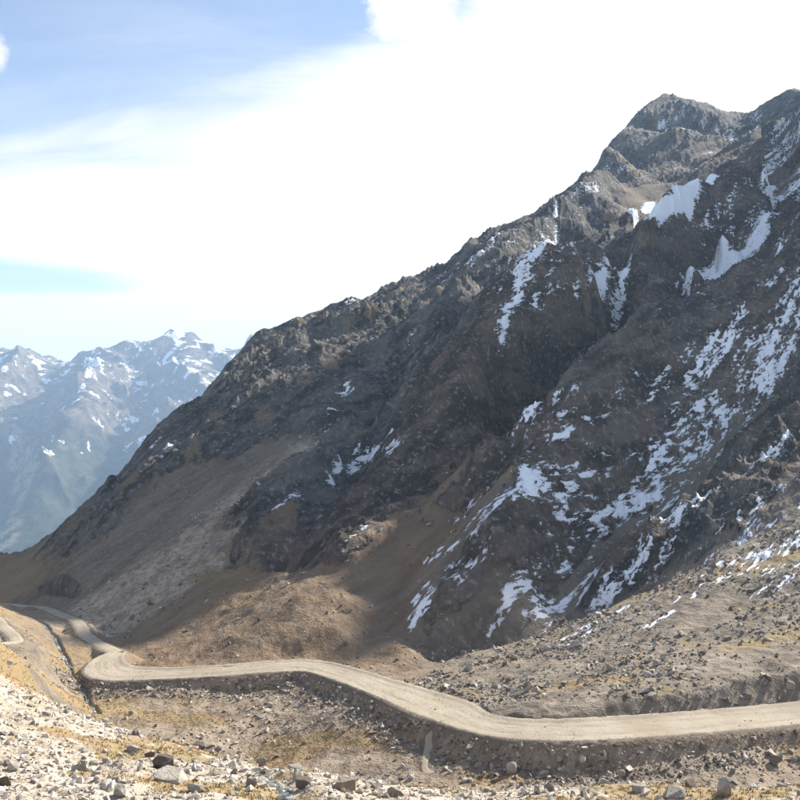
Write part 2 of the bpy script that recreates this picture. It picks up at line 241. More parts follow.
 (('mountain_spur',0.6,0,0),(393.3,897.6,277.2,388.5,886.7,272.7,383.6,875.7,268.1,378.7,864.8,263.6,373.8,853.9,259.1,368.9,843,254.5,364,832.1,250,359.1,821.2,245.4,354.2,810.3,240.9,349.4,799.3,236.3,344.5,788.4,231.8,339.6,777.5,227.3,334.7,766.6,222.7,329.8,755.7,218.2,324.9,744.8,213.6,320,733.9,209.1,315.2,723,204.6,310.3,712,200,305.4,701.1,195.5,300.5,690.2,190.9,295.6,679.3,186.4,290.7,668.4,181.8,285.8,657.5,177.3,280.9,646.6,172.8,276.1,635.6,168.2,271.2,624.7,163.7,266.3,613.8,159.1,261.4,602.9,154.6,256.7,592.6,150.2,252,582.3,145.8,247.3,572,141.4,242.6,561.7,137,237.9,551.4,132.7,233.2,541.1,128.3,228.5,530.8,123.9,223.8,520.5,119.5,219.1,510.3,115.1,214.4,500,110.7,207.6,494.1,102.9,200.8,488.3,95,194,482.5,87.2,186.3,475.4,81.9,178.6,468.3,76.7,171,461.2,71.5,163.7,454.6,66.9,156.4,447.9,62.2,149.1,441.2,57.6,141.6,433.4,52.7,134.1,425.5,47.8,126.6,417.7,42.8,119.4,409.2,38,112.3,400.8,33.2,105.2,392.3,28.3,98.9,384.8,24.4,92.5,377.4,20.4,86.2,369.9,16.4,80.4,362.5,12.7,74.6,355,9,68.9,347.5,5.3,63,340.3,1.9,57.1,333,-1.5,51.2,325.7,-4.9,46.1,319.2,-7.8,40.9,312.7,-10.7,35.7,306.2,-13.6)),
 (('grass_slope',0.3,0.1,0.12),(33.2,285.1,-12.6,28.8,277.8,-15.4,24.4,270.5,-18.1,19.9,263.2,-20.9,14.2,253.1,-24.6,8.5,243.1,-28.3,4.3,235,-31.4,0,227,-34.4,-3.7,219.2,-36.9,-7.4,211.4,-39.4)),
 (('rock_spur',1.3,0.05,0),(190.5,380.1,86.4,183.9,380.3,83.8,177.4,380.5,81.1,171,376,76.9,164.6,371.5,72.7,158.2,367,68.4,152.2,362.4,64.6,146.1,357.8,60.7,140,353.2,56.8,135,349,53.6,130,344.7,50.4,125,340.4,47.2,118.4,335.6,43.7,111.8,330.9,40.1,106.6,326.2,37.1,101.3,321.6,34.1,96,316.9,31,91.3,313.1,28.7,86.5,309.4,26.3,82.1,305,23.9,77.7,300.7,21.4,73.2,296.4,19,68.4,291.1,16.3,63.7,285.9,13.5,58.9,280.6,10.8,55.1,275.1,8.1,51.4,269.6,5.4,47.7,264,2.8,43.4,259.1,0.5,39.1,254.1,-1.8,34.9,249.2,-4.1,31.4,243.9,-6.4,27.9,238.5,-8.8,24.5,233.2,-11.1)),
 (('grass_slope',0.35,0.2,0.12),(25.8,246.3,-11.8,21.1,240.1,-15.7,16.4,234,-19.6,13.4,230,-22.6,10.5,226,-25.6,6.4,218.8,-31.1,3,211.8,-36.5)),
 (('rock_spur',1,0,0),(180.7,387.5,67.7,155.7,371,51.9,131.3,352.1,36.9,109.7,336.1,25.5,89.2,318.7,14.9,68.4,293.6,1.7,54.8,276.5,-6.4,42,257.5,-15,31.1,242.8,-21.2)),
 (('grass_slope',0.3,0.15,0.12),(15.7,224.2,-28.7,11.2,212.8,-33.5,7.1,202.4,-37.8,3.3,191.3,-42.4)),
 (('rock_spur',0.9,0,0),(184.3,405.4,65.2,176.1,399.6,60,167.8,393.7,54.9,159.6,387.9,49.7,151.4,382,44.5,143.8,376.1,40.2,136.2,370.2,35.8,128.7,364.2,31.5,121.1,358.3,27.1,114.1,351.9,23.3,107.1,345.5,19.4,100.1,339.1,15.5,93.1,332.7,11.6,86.5,324.9,7.7,79.9,317.2,3.7,73.4,309.5,-0.3,66.8,301.7,-4.2,60.6,292.7,-8.4,54.3,283.7,-12.5,48,274.7,-16.6,43.2,266.7,-20.1,38.4,258.7,-23.5,33.6,250.7,-26.9)),
 (('rock_spur',1.2,0.05,0),(181.5,338.6,63.1,175.3,337.9,60.3,169,337.1,57.4,162.7,336.3,54.5,156.4,335.5,51.6,150.9,331.7,48,145.4,327.8,44.5,139.9,324,40.9,134.3,320.2,37.3,129.3,316.6,34.4,124.2,313.1,31.5,119.2,309.5,28.6,114.1,306,25.7,109.3,302.3,23.1,104.5,298.6,20.5,99.7,295,17.9,95,290.5,15.3,90.3,286.1,12.6,85.7,281.7,10,81,277.3,7.4,76.3,272.9,4.8,72,267.9,2.3,67.8,262.9,-0.3,63.5,257.9,-2.8,59.2,252.9,-5.3,54.9,247.9,-7.8,51,242.4,-10.3,47.1,236.9,-12.8,43.1,231.3,-15.4,39.6,225.8,-17.8,36.1,220.2,-20.1,32.5,214.7,-22.5,29.5,210,-24.4,26.4,205.4,-26.2,23.4,200.8,-28.1,16.1,197.6,-35.2,13,193.4,-38,9.9,189.3,-40.8,5.4,183.7,-45.4)),
 (('rock_spur',0.9,0,0),(156.1,304.4,24.8,143.9,308.8,21.6,127.6,295.9,10.3,114.3,288.4,3.4,96,274.7,-6.4,78.7,259.8,-15.1,62.7,244.4,-22.8,50.8,229.5,-29.4,40.2,215.5,-35.2,30.7,202.3,-40.1,22.2,190.2,-44.3)),
 (('rock_spur',0.8,0,0),(137.2,294.3,5.1,129.6,289.7,0.7,122,285.1,-3.7,114.4,280.5,-8.2,107.2,275.5,-11.8,100,270.4,-15.5,92.8,265.3,-19.2,85.9,259.4,-22.4,79,253.5,-25.6,72.2,247.7,-28.9,67,242.1,-31.4,61.8,236.6,-33.9,56.6,231.1,-36.4,52.4,225.9,-38.5,48.1,220.7,-40.6,43.9,215.4,-42.7,39.1,209.1,-45,34.3,202.7,-47.3)),
 (('rock_spur',1,0.1,0),(161.4,277,22.6,156,274.3,19.3,150.5,271.6,16,145,268.8,12.6,139.6,266.1,9.3,133.8,264.8,6.4,128,263.4,3.5,122.2,262.1,0.6,116.7,258.7,-2.7,111.2,255.2,-6.1,105.6,251.8,-9.4,101.5,248.5,-11.8,97.4,245.3,-14.2,93.2,242,-16.5,89.1,238.8,-18.9,85,234.9,-21.3,80.9,231.1,-23.6,76.8,227.2,-25.9,71.1,223.5,-29.4,65.3,219.9,-32.8,61.2,217.2,-35.4,57,214.4,-38,53.4,211.8,-40.3,49.7,209.2,-42.7,45.5,205.6,-46.7)),
 (('rock_spur',0.9,0.1,0),(121,259.5,-12.1,90.2,241.8,-28.2,78.6,232.5,-33.9,67.5,222.6,-38.9,57,212.6,-43.4,49.9,203.8,-47)),
 (('moraine',0.25,0,0.35),(131.6,225.8,-19.7,123.9,223.6,-22.9,116.2,221.5,-26.1,110.9,219.4,-27.7,105.6,217.3,-29.4,100.3,215.1,-31.1,92.9,212.5,-33.8,85.6,209.8,-36.4,78.5,207.1,-39.1,71.5,204.5,-41.7,65.1,202.9,-43.8,58.6,201.3,-46,52.4,199.7,-47.9,46.2,198.1,-49.9,41.1,195.4,-51.2,35.9,192.8,-52.6,30,190.1,-53.6,24,187.4,-54.6,18.4,184.8,-55.1,12.7,182.1,-55.6,9.4,178.4,-55.6,6.1,174.7,-55.6)),
 (('moraine',0.2,0.22,0.35),(123.5,212,-17.3,118.7,210.7,-19.3,113.9,209.3,-21.3,109.1,208,-23.3,104.1,206,-24.9,99.1,204,-26.4,94.2,202,-28,89.6,200.3,-29.7,85,198.7,-31.4,80.4,197,-33.1,76,195.3,-34.7,71.5,193.7,-36.4,67.1,192,-38,61.1,190.5,-40.1,55.1,189,-42.1,49.2,187.5,-43.9,43.4,186,-45.7,38.6,183.5,-47,33.8,181,-48.3,28.2,178.5,-49.3,22.6,176,-50.3,17.3,173.5,-50.7,12,171,-51.2,8.8,167.5,-51.2,5.7,164,-51.2)),
 (('moraine',0.15,0.24,0.35),(97.6,182,-33.9,82.5,177,-35.1,70.2,172,-38.1,58.7,168,-40.1,48.1,165,-42.3,37.5,161,-44.7,27.6,158,-46.4,17.9,154,-47.6,71.3,153,-40.1,59,149,-41.7,47.6,146,-42.9,35.9,140,-43.7,25.7,138,-45.4,17.7,138,-46.8,11.7,143,-47.5)),
 (('moraine',0.1,0.1,0.35),(70.5,134.5,-42,61.2,131.3,-41.6,51,128.8,-41.7,41.1,126,-42.3,31.8,124.2,-42.8,23.1,124,-43.9,16.1,125.5,-45.2)),
 (('scree_fan',0.05,0.1,0.62),(-88.9,238.4,-57.8,-80.7,238.8,-54.3,-71,243.8,-48.3,-61.7,252.3,-41.2,-52.5,264.8,-32.4,-41.6,274.8,-24,-33.2,284.8,-16.6,-79.1,226.3,-58.6,-72,228.8,-54.7,-62.6,233.4,-49,-53.4,241.1,-42.2,-45.8,245.7,-37.2,-73.6,217.8,-59.7,-66.7,220.1,-55.9,-57.9,225.9,-50,-48.9,233.1,-43.5)),
 (('grass_slope',0.08,0.35,0.12),(-43.5,233.3,-43.5,-36.9,243.2,-36.9,-32.1,250.3,-32.1,-51.7,221.7,-49.1,-57,212.7,-52.6,-43.4,206.7,-48.2,-35.4,217.1,-44.3,-30.5,217.9,-41.9,-63.1,208.3,-56.8,-51.5,200.8,-52.7,-46.3,198.6,-51.4,-33.8,193.2,-47.3,-22.2,190.1,-44.3,-13.4,191.9,-42.9,-7.2,207.1,-41,-16.8,206.3,-42.1,-23.8,204.2,-42.8,0,211.3,-39.4,0,201.2,-44.6,-4.6,196.5,-45.8,-10.7,184.4,-47.3,-2.1,183.8,-49.3)),
 (('grass_slope',0.05,0.5,0.12),(-67.1,202,-57.7,-60.1,191,-56.1,-46.9,183,-52.9,-35.9,181,-50.6,-25,178.5,-49.1,-14.4,176.5,-47.7,2,172,-48.1,-49.8,178,-54.4,-36.5,174,-52.7,-24.2,173,-51.8,-14.1,173,-51.4,-5.9,168,-50.9,1.9,163,-50.9)),
 (('valley_floor',0.1,0.4,0.5),(-14.8,127,-52.5,-15.6,134,-51.5,-16.9,145,-50.7,-17.6,151,-49.6,-22.4,128,-53.7,-23.4,134,-52.3,-25.7,147,-51.4,-31,133,-51.9,-41.4,142,-52.1,-34,146,-51.9,-35.2,151,-51,-42.5,152,-51.4,-47.8,152,-51.7,-52.8,151,-52.8,-55.8,152,-53.1,-52.7,156,-51.6,-6.9,119,-50.6,-7.5,128,-50,-8,138,-49.1,0,116,-49.8,0,124,-49.1,0,131,-48.2,5.2,112,-49,10.2,109.5,-48.2,15.3,109.5,-48,20.5,109.8,-47.9,25.5,109.2,-47.6,30.5,109,-47.4,41,110,-47.2,52.7,113,-47.4,62.2,116,-47.3,9.8,105,-47.7,19.8,106,-47.9,29.7,106,-47.7,39.5,106,-47.4,50.8,109,-47.6)),
 (('valley_floor',0.1,0.6,0.5),(-58,158,-53.4,-63.6,168,-53.8,-69.5,178,-53.9,-75.3,190,-54.3,-72,190,-54.3,-89,215,-57.6,-81.2,205,-56.1,-72,196,-54.8,-98.3,228,-58.5,-97.6,236,-59.4,-109.9,245,-60.5,-120.3,258,-61.9,-111.3,258,-61.9,-123.1,278,-64.8,-132.9,285,-65.4)),
 (('valley_floor',0.05,0.9,0.5),(-142.2,305,-67.5,-155.4,310,-68.6,-165.5,355,-72.8,-180.4,360,-73.4,-184.1,395,-76.9,-174.1,385,-75.8,-151.4,340,-71.3,-230.8,450,-85)),
 (('hillside',0.05,0.8,0.35),(-100.2,215,-52.1,-107.8,215,-50.1,-83.9,180,-46.6,-87.2,170,-42.6,-69.9,150,-42,-73.4,168,-47,-65.5,152,-46.1,-71.2,172,-50.1,-64.6,163,-50.9,-99.7,225,-56.4,-62.7,117,-29.7,-61.2,119.5,-31.9,-59.7,122,-34.1,-59,123.5,-35.3,-58.3,125,-36.6,-57.6,126.8,-38.2,-56.9,128.5,-39.8,-56.1,130.2,-41.5,-55.4,132,-43.1,-54.8,134.5,-44.9,-54.3,137,-46.6,-53.9,139,-47.8,-53.4,141,-49,-53,143,-50.2)),
 (('hillside',0.2,0.3,0.35),(-61.4,114,-31.4,-60,116.5,-33.6,-58.5,119,-35.8,-56.9,121.5,-38.4,-56.3,123.2,-40,-55.7,125,-41.7,-54.9,127,-43,-54.1,129,-44.4,-53.8,131,-45.4,-53.5,133,-46.5,-53.2,135,-47.5)),
 (('foreground_slope',0.2,0.37,1),(-29.1,50,-23.3,-24.2,52,-24.2,-18.9,54,-25.2,-13.1,56,-26.1,-7,60,-28,0,64,-30,7.7,66,-30.9,15.4,66,-30.9,22.4,64,-29.8,28.9,62,-28.9,35,60,-28,-37.5,70,-26.9,-32.6,70,-27.7,-26.1,64,-26.9,-24.5,70,-29,-19.2,66,-28.5,-15.6,67,-29.3,-31.8,78,-29.5,-54.8,98,-26.5,-51.3,97,-27.7,-47.8,96,-28.9,-44.3,95,-30.1,-42,93.5,-30.6,-39.7,92,-31.1,-35.7,90,-32.1,-33.2,89,-32.6,-30.8,88,-33,-27.9,87,-33.3,-25.1,86,-33.6,-22.3,85,-33.9,-19.6,84,-34.2,-16.2,82,-34.2,-14.5,80,-33.8,-12.7,78,-33.5,-8.7,75,-32.9,-4.3,74,-32.8,0,73,-32.8,4.2,72,-32.6,8.4,72,-32.5,12.5,71.5,-32.1,16.6,71,-31.8,20.5,70.5,-31.6,24.5,70,-31.4,28.1,69,-30.8,31.7,68,-30.2,35.4,67.5,-29.9,39,67,-29.7,-45,104,-38,-38,104,-42,-25,100,-43,-15,98,-46,-5,96,-47,10,92,-47,25,90,-46.5,40,88,-46,60,88,-45,-5,110,-51,-20,112,-51,15,100,-49,0,0,-1.7,0,10,-7.5,-12,10,-7.5,12,10,-7.5,0,22,-14,-20,22,-14,20,22,-14,0,40,-23.5,-25,40,-23,25,40,-23.5,50,45,-25,-50,45,-19,70,60,-33,0,-40,20,100,-40,20,-100,-40,22,100,30,-8,-100,40,-4,110,70,-30,120,100,-40,-100,80,-12,-120,140,-20,-150,200,-28)),
 (('hillside',0.1,0.7,0.35),(-250,250,-20,-400,400,-10,-600,600,0,-500,600,-120,-700,1000,-350,-400,150,80,-900,400,200,-1500,800,350,-1500,1600,300,-500,800,-330,-800,1500,-500,-1300,2000,-500,-300,900,-330,-400,1800,-500,-100,2200,-400)),
 (('mountain',0.6,0.1,0),(180,110,-25,250,100,10,250,180,5,400,250,90,480,350,130,700,500,230,1000,800,330,900,300,230,1500,500,300,1500,1200,450,600,0,100,1200,-100,250,1000,1900,100,500,2200,0,600,1500,200)),
 (('mountain',1,0,0),(513.2,644.3,368,511.6,648.2,383,510,652.2,398,506.3,657.6,397,502.6,663,396,499.9,668.8,380,496.6,675.3,396,494.3,678.5,393,491.9,681.8,390,488.5,686.9,378,486.6,690.5,388,484.6,694.1,398,480.5,699.2,401,476.4,704.3,404,471.7,710.1,408,466.9,715.9,412,464.3,721.2,412.7,461.6,726.5,413.3,459,731.8,414,456.1,737.3,414,453.2,742.8,414,450.4,748.3,414,446.3,753.6,413.3,442.2,759,412.7,438.2,764.3,412,438.2,771.1,411.3,438.2,778,410.7,438.2,784.8,410,438.2,791.7,409.3,438.2,798.5,408.7,438.2,805.3,408,517.5,625,255,504.8,624.1,285,567.8,666.4,265,626.7,735.1,320,529.3,575.8,200,457.7,593.9,250,417.7,622.1,275,390.9,665.5,268,378.2,708.4,290,372.4,538.8,195,338.3,575.4,205,276.8,436,95,242.7,472.6,125,630.6,643,240)),  # unseen ridge right of view, added and notched to cast shadow on flank and fan
]
ROAD = [(86.2, 132.0, -44.6), (71.0, 127.0, -44.8), (57.3, 123.0, -44.9), (41.6, 119.0, -44.7), (27.1, 116.3, -44.6), (19.1, 117.0, -45.0), (13.9, 119.3, -45.5), (10.0, 123.0, -45.9), (6.8, 129.0, -46.5), (2.4, 135.5, -47.1), (-3.3, 142.5, -47.5), (-10.6, 151.0, -48.0), (-16.5, 157.0, -48.7), (-23.9, 157.5, -49.0), (-32.9, 157.0, -49.6), (-44.3, 158.5, -50.6), (-52.5, 162.0, -51.7), (-57.4, 168.0, -52.5), (-59.6, 175.0, -52.8), (-60.0, 182.0, -53.5)]
ROAD_WIDTH = [8.2, 8.2, 8.2, 8.2, 8.2, 8.2, 8.2, 8.2, 10.5, 9.5, 8, 7.3, 7.2, 7, 7, 7.4, 10, 9.5, 6.5, 4]
TRACK = [(-60.0, 182.0, -53.5), (-63.6, 187.0, -54.1), (-69.7, 196.0, -55.1), (-75.9, 206.0, -55.9), (-78.9, 213.0, -56.6), (-85.6, 226.0, -57.9), (-94.3, 238.0, -59.4), (-105.1, 254.0, -61.6), (-114.5, 262.0, -62.9), (-125.9, 270.0, -64.2), (-146.2, 285.0, -67.1)]
HILL_TRACK = [(-68.0, 139.0, -41.3), (-70.4, 148.0, -42.3), (-69.4, 152.0, -43.0), (-69.0, 154.5, -43.4), (-72.4, 160.0, -43.6), (-79.6, 172.0, -45.3), (-88.0, 186.0, -47.0), (-102.7, 205.0, -49.0)]
CHUTE = [(4.1, 122.0, -45.8), (3.9, 120.0, -46.2), (3.7, 118.3, -46.7), (3.4, 116.3, -47.3), (3.3, 114.6, -47.7), (4.4, 113.2, -47.8)]
SNOW = [
 ([(88.0, 290.5), (60.9, 261.1), (41.4, 237.1)],7,0.34),
 ([(159.0, 341.0), (124.2, 313.4), (99.0, 292.8)],11,0.36),
 ([(144.7, 310.3), (113.1, 285.4), (90.4, 267.4)],9.3,0.38),
 ([(90.4, 267.4), (61.1, 238.1), (39.6, 212.6)],6.4,0.4),
 ([(109.9, 235.7), (80.7, 216.4), (60.9, 209.2)],6.5,0.42),
 ([(43.2, 231.8), (29.2, 208.7), (18.5, 198.6)],6.3,0.36),
 ([(88.2, 189.3), (61.1, 174.8), (37.8, 162.2)],3.8,0.36),
 ([(6.0, 256.5), (-4.2, 239.6)],4.7,0.3),
 ([(244.4, 551.9), (190.9, 481.7), (147.2, 421.1)],13,0.36),
 ([(162.2, 605.1), (208.2, 714.7), (153.2, 469.6), (191.5, 526.7)],3.1,1.6),
 ([(166.9, 606.8), (132.7, 446.6), (145.2, 458.1), (161.6, 478.0)],2.1,1.5),
 ([(113.8, 622.0), (60.2, 366.2), (49.6, 348.8), (40.2, 325.4), (37.3, 319.7)],2.1,1),
 ([(102.8, 596.2), (53.8, 355.0)],6.4,0.55),
 ([(154.0, 644.5), (68.5, 367.5), (48.6, 341.9)],9.1,0.45),
 ([(76.9, 377.0), (59.5, 352.2)],3.9,0.5),
 ([(98.5, 406.4), (84.4, 377.3), (73.2, 361.1)],1.3,0.85),
 ([(111.7, 420.2), (105.7, 408.4), (95.8, 387.9)],1.5,0.9),
 ([(455.4, 1001.9), (374.0, 848.9), (294.7, 679.6)],11.3,0.72),
 ([(408.3, 875.7), (336.3, 739.9), (263.9, 566.1)],12.7,0.5),
 ([(308.0, 714.2), (229.9, 533.1), (208.5, 494.1)],3.9,0.9),
 ([(229.2, 528.5), (199.6, 486.5), (177.5, 454.5), (167.2, 459.7)],5.8,0.95),
 ([(209.0, 491.4), (181.3, 457.4), (160.3, 451.0), (140.6, 421.7)],2.4,1.1),
 ([(192.7, 496.6), (175.2, 458.4), (171.6, 457.1)],2.2,0.8),
 ([(226.5, 490.7), (153.7, 347.0), (143.7, 333.3)],2.6,0.7),
 ([(429.7, 1029.9), (365.4, 895.8)],7.7,0.5),
 ([(152.6, 327.2), (135.5, 310.1), (121.4, 295.9)],7.1,0.72),
 ([(146.0, 313.2), (130.7, 303.1), (117.1, 291.1)],5.3,0.72),
 ([(158.1, 347.8), (138.0, 328.9), (122.0, 312.5)],6.2,0.36),
 ([(124.3, 318.3), (104.8, 299.7), (85.2, 281.0)],6.4,0.38),
 ([(93.7, 292.4), (75.4, 275.3), (60.2, 258.1), (46.6, 240.6)],5.4,0.52),
 ([(106.8, 305.5), (93.0, 293.4)],2.8,0.5),
 ([(103.3, 284.0), (92.1, 272.4), (78.2, 258.1)],2.9,0.88),
 ([(106.8, 282.0), (94.4, 269.9), (74.6, 250.9), (59.2, 236.3)],2.8,0.75),
 ([(76.3, 256.7), (54.1, 231.9), (35.1, 207.5), (23.4, 191.6)],1,0.85),
 ([(59.2, 236.3), (44.7, 219.2), (33.4, 204.8)],0.9,0.75),
 ([(121.4, 260.5), (106.1, 246.0), (91.1, 233.3), (78.6, 224.8), (68.5, 219.2)],1.9,0.85),
 ([(110.4, 252.5), (96.6, 240.1)],3,0.7),
 ([(88.3, 222.9), (73.2, 216.5), (61.4, 210.8), (50.4, 203.9)],2.9,0.5),
 ([(109.9, 235.7), (86.7, 218.9), (70.9, 209.9)],4.8,0.45),
 ([(103.6, 222.1), (84.5, 213.2), (70.0, 207.2), (57.4, 205.0)],2,0.5),
 ([(49.1, 202.6), (47.0, 201.5)],1.1,0.75),
 ([(47.9, 222.0), (39.3, 210.5)],2.3,0.6),
 ([(52.9, 226.9), (44.3, 217.0)],1.8,0.55),
 ([(-3.4, 291.1), (-13.7, 293.6), (-22.1, 271.4)],1.5,0.95),
 ([(-5.1, 289.9), (-1.6, 272.4)],2.6,0.6),
 ([(-9.4, 287.9), (-1.6, 266.9)],1.9,0.55),
 ([(7.4, 318.5), (10.2, 313.6)],2.1,0.8),
 ([(2.2, 377.0), (5.3, 380.8)],2.5,0.5),
 ([(-20.0, 336.4), (-22.4, 326.3)],1.8,0.85),
 ([(-23.3, 322.9), (-25.9, 300.1)],2.1,0.5),
 ([(0.0, 304.9), (-11.2, 321.3)],3.4,0.42),
 ([(-24.5, 300.1), (-29.7, 283.4)],3.1,0.4),
 ([(34.3, 230.0), (31.9, 222.4)],1.4,0.95),
 ([(39.0, 230.6), (42.9, 230.0)],2.8,0.62),
 ([(48.0, 257.6), (37.4, 246.7), (28.6, 245.5)],1,0.75),
 ([(-4.2, 237.6), (-9.1, 222.0), (-13.5, 211.2)],1.3,0.8),
 ([(17.6, 222.4), (12.5, 214.6)],1.5,0.65),
 ([(9.6, 205.5), (6.0, 206.2)],1.4,0.55),
 ([(17.6, 201.7), (7.1, 203.0)],0.7,0.9),
 ([(21.2, 198.1), (14.8, 195.5)],1.6,0.7),
 ([(24.5, 200.5), (28.9, 206.4)],1.9,0.5),
 ([(35.4, 217.0), (41.2, 220.9)],2.3,0.55),
 ([(34.8, 213.0), (31.6, 208.6)],1.7,0.6),
 ([(11.1, 191.2), (14.6, 192.5)],1,0.9),
 ([(7.1, 189.1), (4.3, 184.6), (2.3, 181.7)],0.9,0.8),
 ([(5.6, 191.6), (3.3, 188.3)],1,0.6),
 ([(26.5, 227.1), (29.3, 209.3)],4.1,0.36),
 ([(39.6, 212.6), (27.3, 195.4)],2.5,0.42),
 ([(-34.3, 535.3), (-30.2, 539.1)],2.2,0.8),
 ([(-30.6, 262.4), (-36.3, 249.3)],1,0.7),
 ([(-4.5, 383.8), (-13.3, 380.5)],2,0.6),
 ([(63.1, 541.8), (54.1, 527.8)],3.6,0.6),
 ([(41.2, 505.1), (47.9, 514.1)],2.7,0.4),
 ([(299.8, 989.2), (307.8, 910.5)],5.1,0.7),
 ([(160.8, 689.8), (133.1, 634.5)],10.6,0.4),
 ([(368.7, 988.5), (362.6, 888.9)],20.1,0.42),
 ([(-109.1, 390.1), (-110.1, 381.0)],1.3,0.8),
 ([(-86.7, 320.6), (-87.5, 315.4)],1.3,0.6),
 ([(89.0, 190.9), (74.3, 187.4), (62.7, 185.4)],1.3,0.46),
 ([(84.8, 181.8), (64.9, 174.1), (45.6, 162.9)],2.1,0.38),
 ([(79.5, 175.0), (57.8, 165.4)],1.4,0.4),
 ([(53.2, 182.6), (30.7, 164.7)],1.2,0.38),
]
STREAMS = [([(-13.2, 78.4), (-11.6, 73.3), (-10.1, 70.1), (-8.3, 63.3), (-7.2, 61.5), (-5.5, 61.0), (-3.7, 58.4)], 1.5), ([(-49.2, 138.9), (-53.4, 146.9), (-56.4, 154.1), (-59.3, 160.0), (-62.9, 164.5), (-69.3, 178.5), (-73.6, 185.7), (-82.8, 204.6), (-90.6, 219.6), (-94.1, 223.1), (-97.1, 224.0), (-98.1, 220.3)], 0.65)]
TAN = [(-51.5, 327.0, 6.1), (-44.4, 331.2, 3.1), (-59.1, 349.5, 2.4), (-75.2, 339.5, 4.7), (-66.3, 319.4, 3.0), (-76.3, 311.6, 4.4), (-91.7, 403.5, 3.3), (-96.1, 305.3, 3.2), (-98.2, 298.9, 2.8), (-133.1, 346.1, 3.6), (-6.0, 514.1, 8.4), (0.0, 517.4, 5.4), (11.9, 509.4, 5.9), (-15.3, 438.4, 4.6), (-25.0, 429.2, 4.5), (47.3, 507.6, 5.9), (40.9, 500.8, 4.1), (-55.3, 474.6, 4.4), (-27.5, 362.4, 4.2), (-36.4, 346.8, 3.2), (79.4, 368.3, 3.9), (87.9, 377.3, 3.5), (95.1, 398.2, 3.7), (118.9, 425.0, 3.0), (159.4, 651.3, 7.6), (94.2, 404.1, 3.3), (218.7, 781.9, 12.8), (286.7, 848.3, 13.8), (293.8, 988.5, 11.5), (63.6, 214.1, 1.5), (67.4, 218.1, 1.3), (22.2, 190.8, 1.3), (-50.6, 542.6, 5.1), (-70.8, 391.7, 2.7), (21.8, 467.9, 4.4)]
HEROES = [
 (-18.67, 68.17, 2.38, 0.62, 0.12, 'big brown boulder with a dark front face among pale rubble at lower left', 1),
 (-29.95, 128.49, 1.8, 0.8, 0.09, 'dark reddish boulder perched at the upper edge of the rubble, above grass', 2),
 (-23.12, 74.59, 1.48, 0.4, 0.55, 'flat pale slab with a shaded front, left of the big brown boulder', 3),
 (-21.28, 73.02, 1.11, 0.5, 0.2, 'brown tilted block between the pale slab and the big brown boulder', 4),
 (-16.77, 63.11, 2.94, 0.25, 0.6, 'long low pale slab lying in front of the big brown boulder', 5),
 (-25.65, 55.71, 0.97, 0.8, 0.14, 'dark squat boulder at the left edge of the rubble field', 6),
 (-4.28, 65.57, 2.14, 0.6, 0.34, 'large rounded boulder with a sunlit top at the bottom of the picture', 7),
 (24.15, 64.14, 1.42, 0.95, 0.62, 'pale rounded upright boulder on the near ledge at lower right', 8),
 (20.66, 64.46, 1.95, 0.4, 0.5, 'pale slab lying on the near ledge, left of the upright pale boulder', 9),
 (23.23, 68.27, 1.27, 0.6, 0.3, 'brown block leaning behind the pale slab on the near ledge', 10),
 (-20.15, 125.25, 1.9, 0.7, 0.45, 'grey boulder with one flat shaded face at the stream bank', 11),
 (-14.58, 121.41, 3.11, 0.35, 0.58, 'pale flat slab on the bank just above the stream water', 12),
 (-11.0, 63.78, 1.04, 0.7, 0.4, 'rounded grey boulder in the grass, left of the stream water', 13),
 (-7.24, 65.43, 1.53, 0.6, 0.22, 'brown boulder half sunk in the dark bank, right of the stream', 14),
 (-0.39, 66.97, 1.56, 0.5, 0.4, 'greyish pink boulder at the bottom edge, right of the large rounded boulder', 15),
 (14.42, 110.5, 1.67, 0.8, 0.6, 'pale upright block in the stones at the foot of the road bank', 16),
 (18.29, 109.72, 2.3, 0.4, 0.3, 'reddish tilted slab with a dark gap beneath, below the road bank', 17),
 (48.73, 111.2, 2.07, 0.7, 0.28, 'brown rock at the rim of a dark hollow below the road, right edge', 18),
 (14.56, 67.55, 1.1, 0.6, 0.5, 'pale block on the near ledge below the middle of the long road bank', 19),
 (18.67, 66.74, 1.4, 0.5, 0.55, 'broad pale rock on the near ledge, between block and slab', 20),
 (-21.65, 61.3, 0.86, 0.6, 0.65, 'white rock standing out on the rubble beside orange grass strips', 21),
 (-30.72, 89.35, 0.94, 0.7, 0.66, 'white boulder on the top edge of the rubble field', 22),
 (-14.25, 59.63, 1.67, 0.45, 0.62, 'big white flat rock at the bottom of the rubble field', 23),
 (6.85, 139.98, 0.52, 0.8, 0.75, 'small white stone at the back edge of the road bend', 24),
]

# ================================================================ materials
def mat(name):
    m = bpy.data.materials.new(name); m.use_nodes = True; return m, NT(m.node_tree)
def finish(t, col, rough=.95, height=None, strength=.4, dist=1.0, spec=.2, normal=None):
    ins = {'Base Color': col, 'Roughness': rough, 'Specular IOR Level': spec}
    if height is not None:
        ins['Normal'] = t.n('ShaderNodeBump', ins={'Strength': strength, 'Distance': dist, 'Height': height}).outputs[0]
    b = t.n('ShaderNodeBsdfPrincipled', ins=ins)
    t.n('ShaderNodeOutputMaterial', ins={0: b.outputs[0]})
def attr(t, nm): return t.n('ShaderNodeAttribute', attribute_name=nm).outputs['Fac']

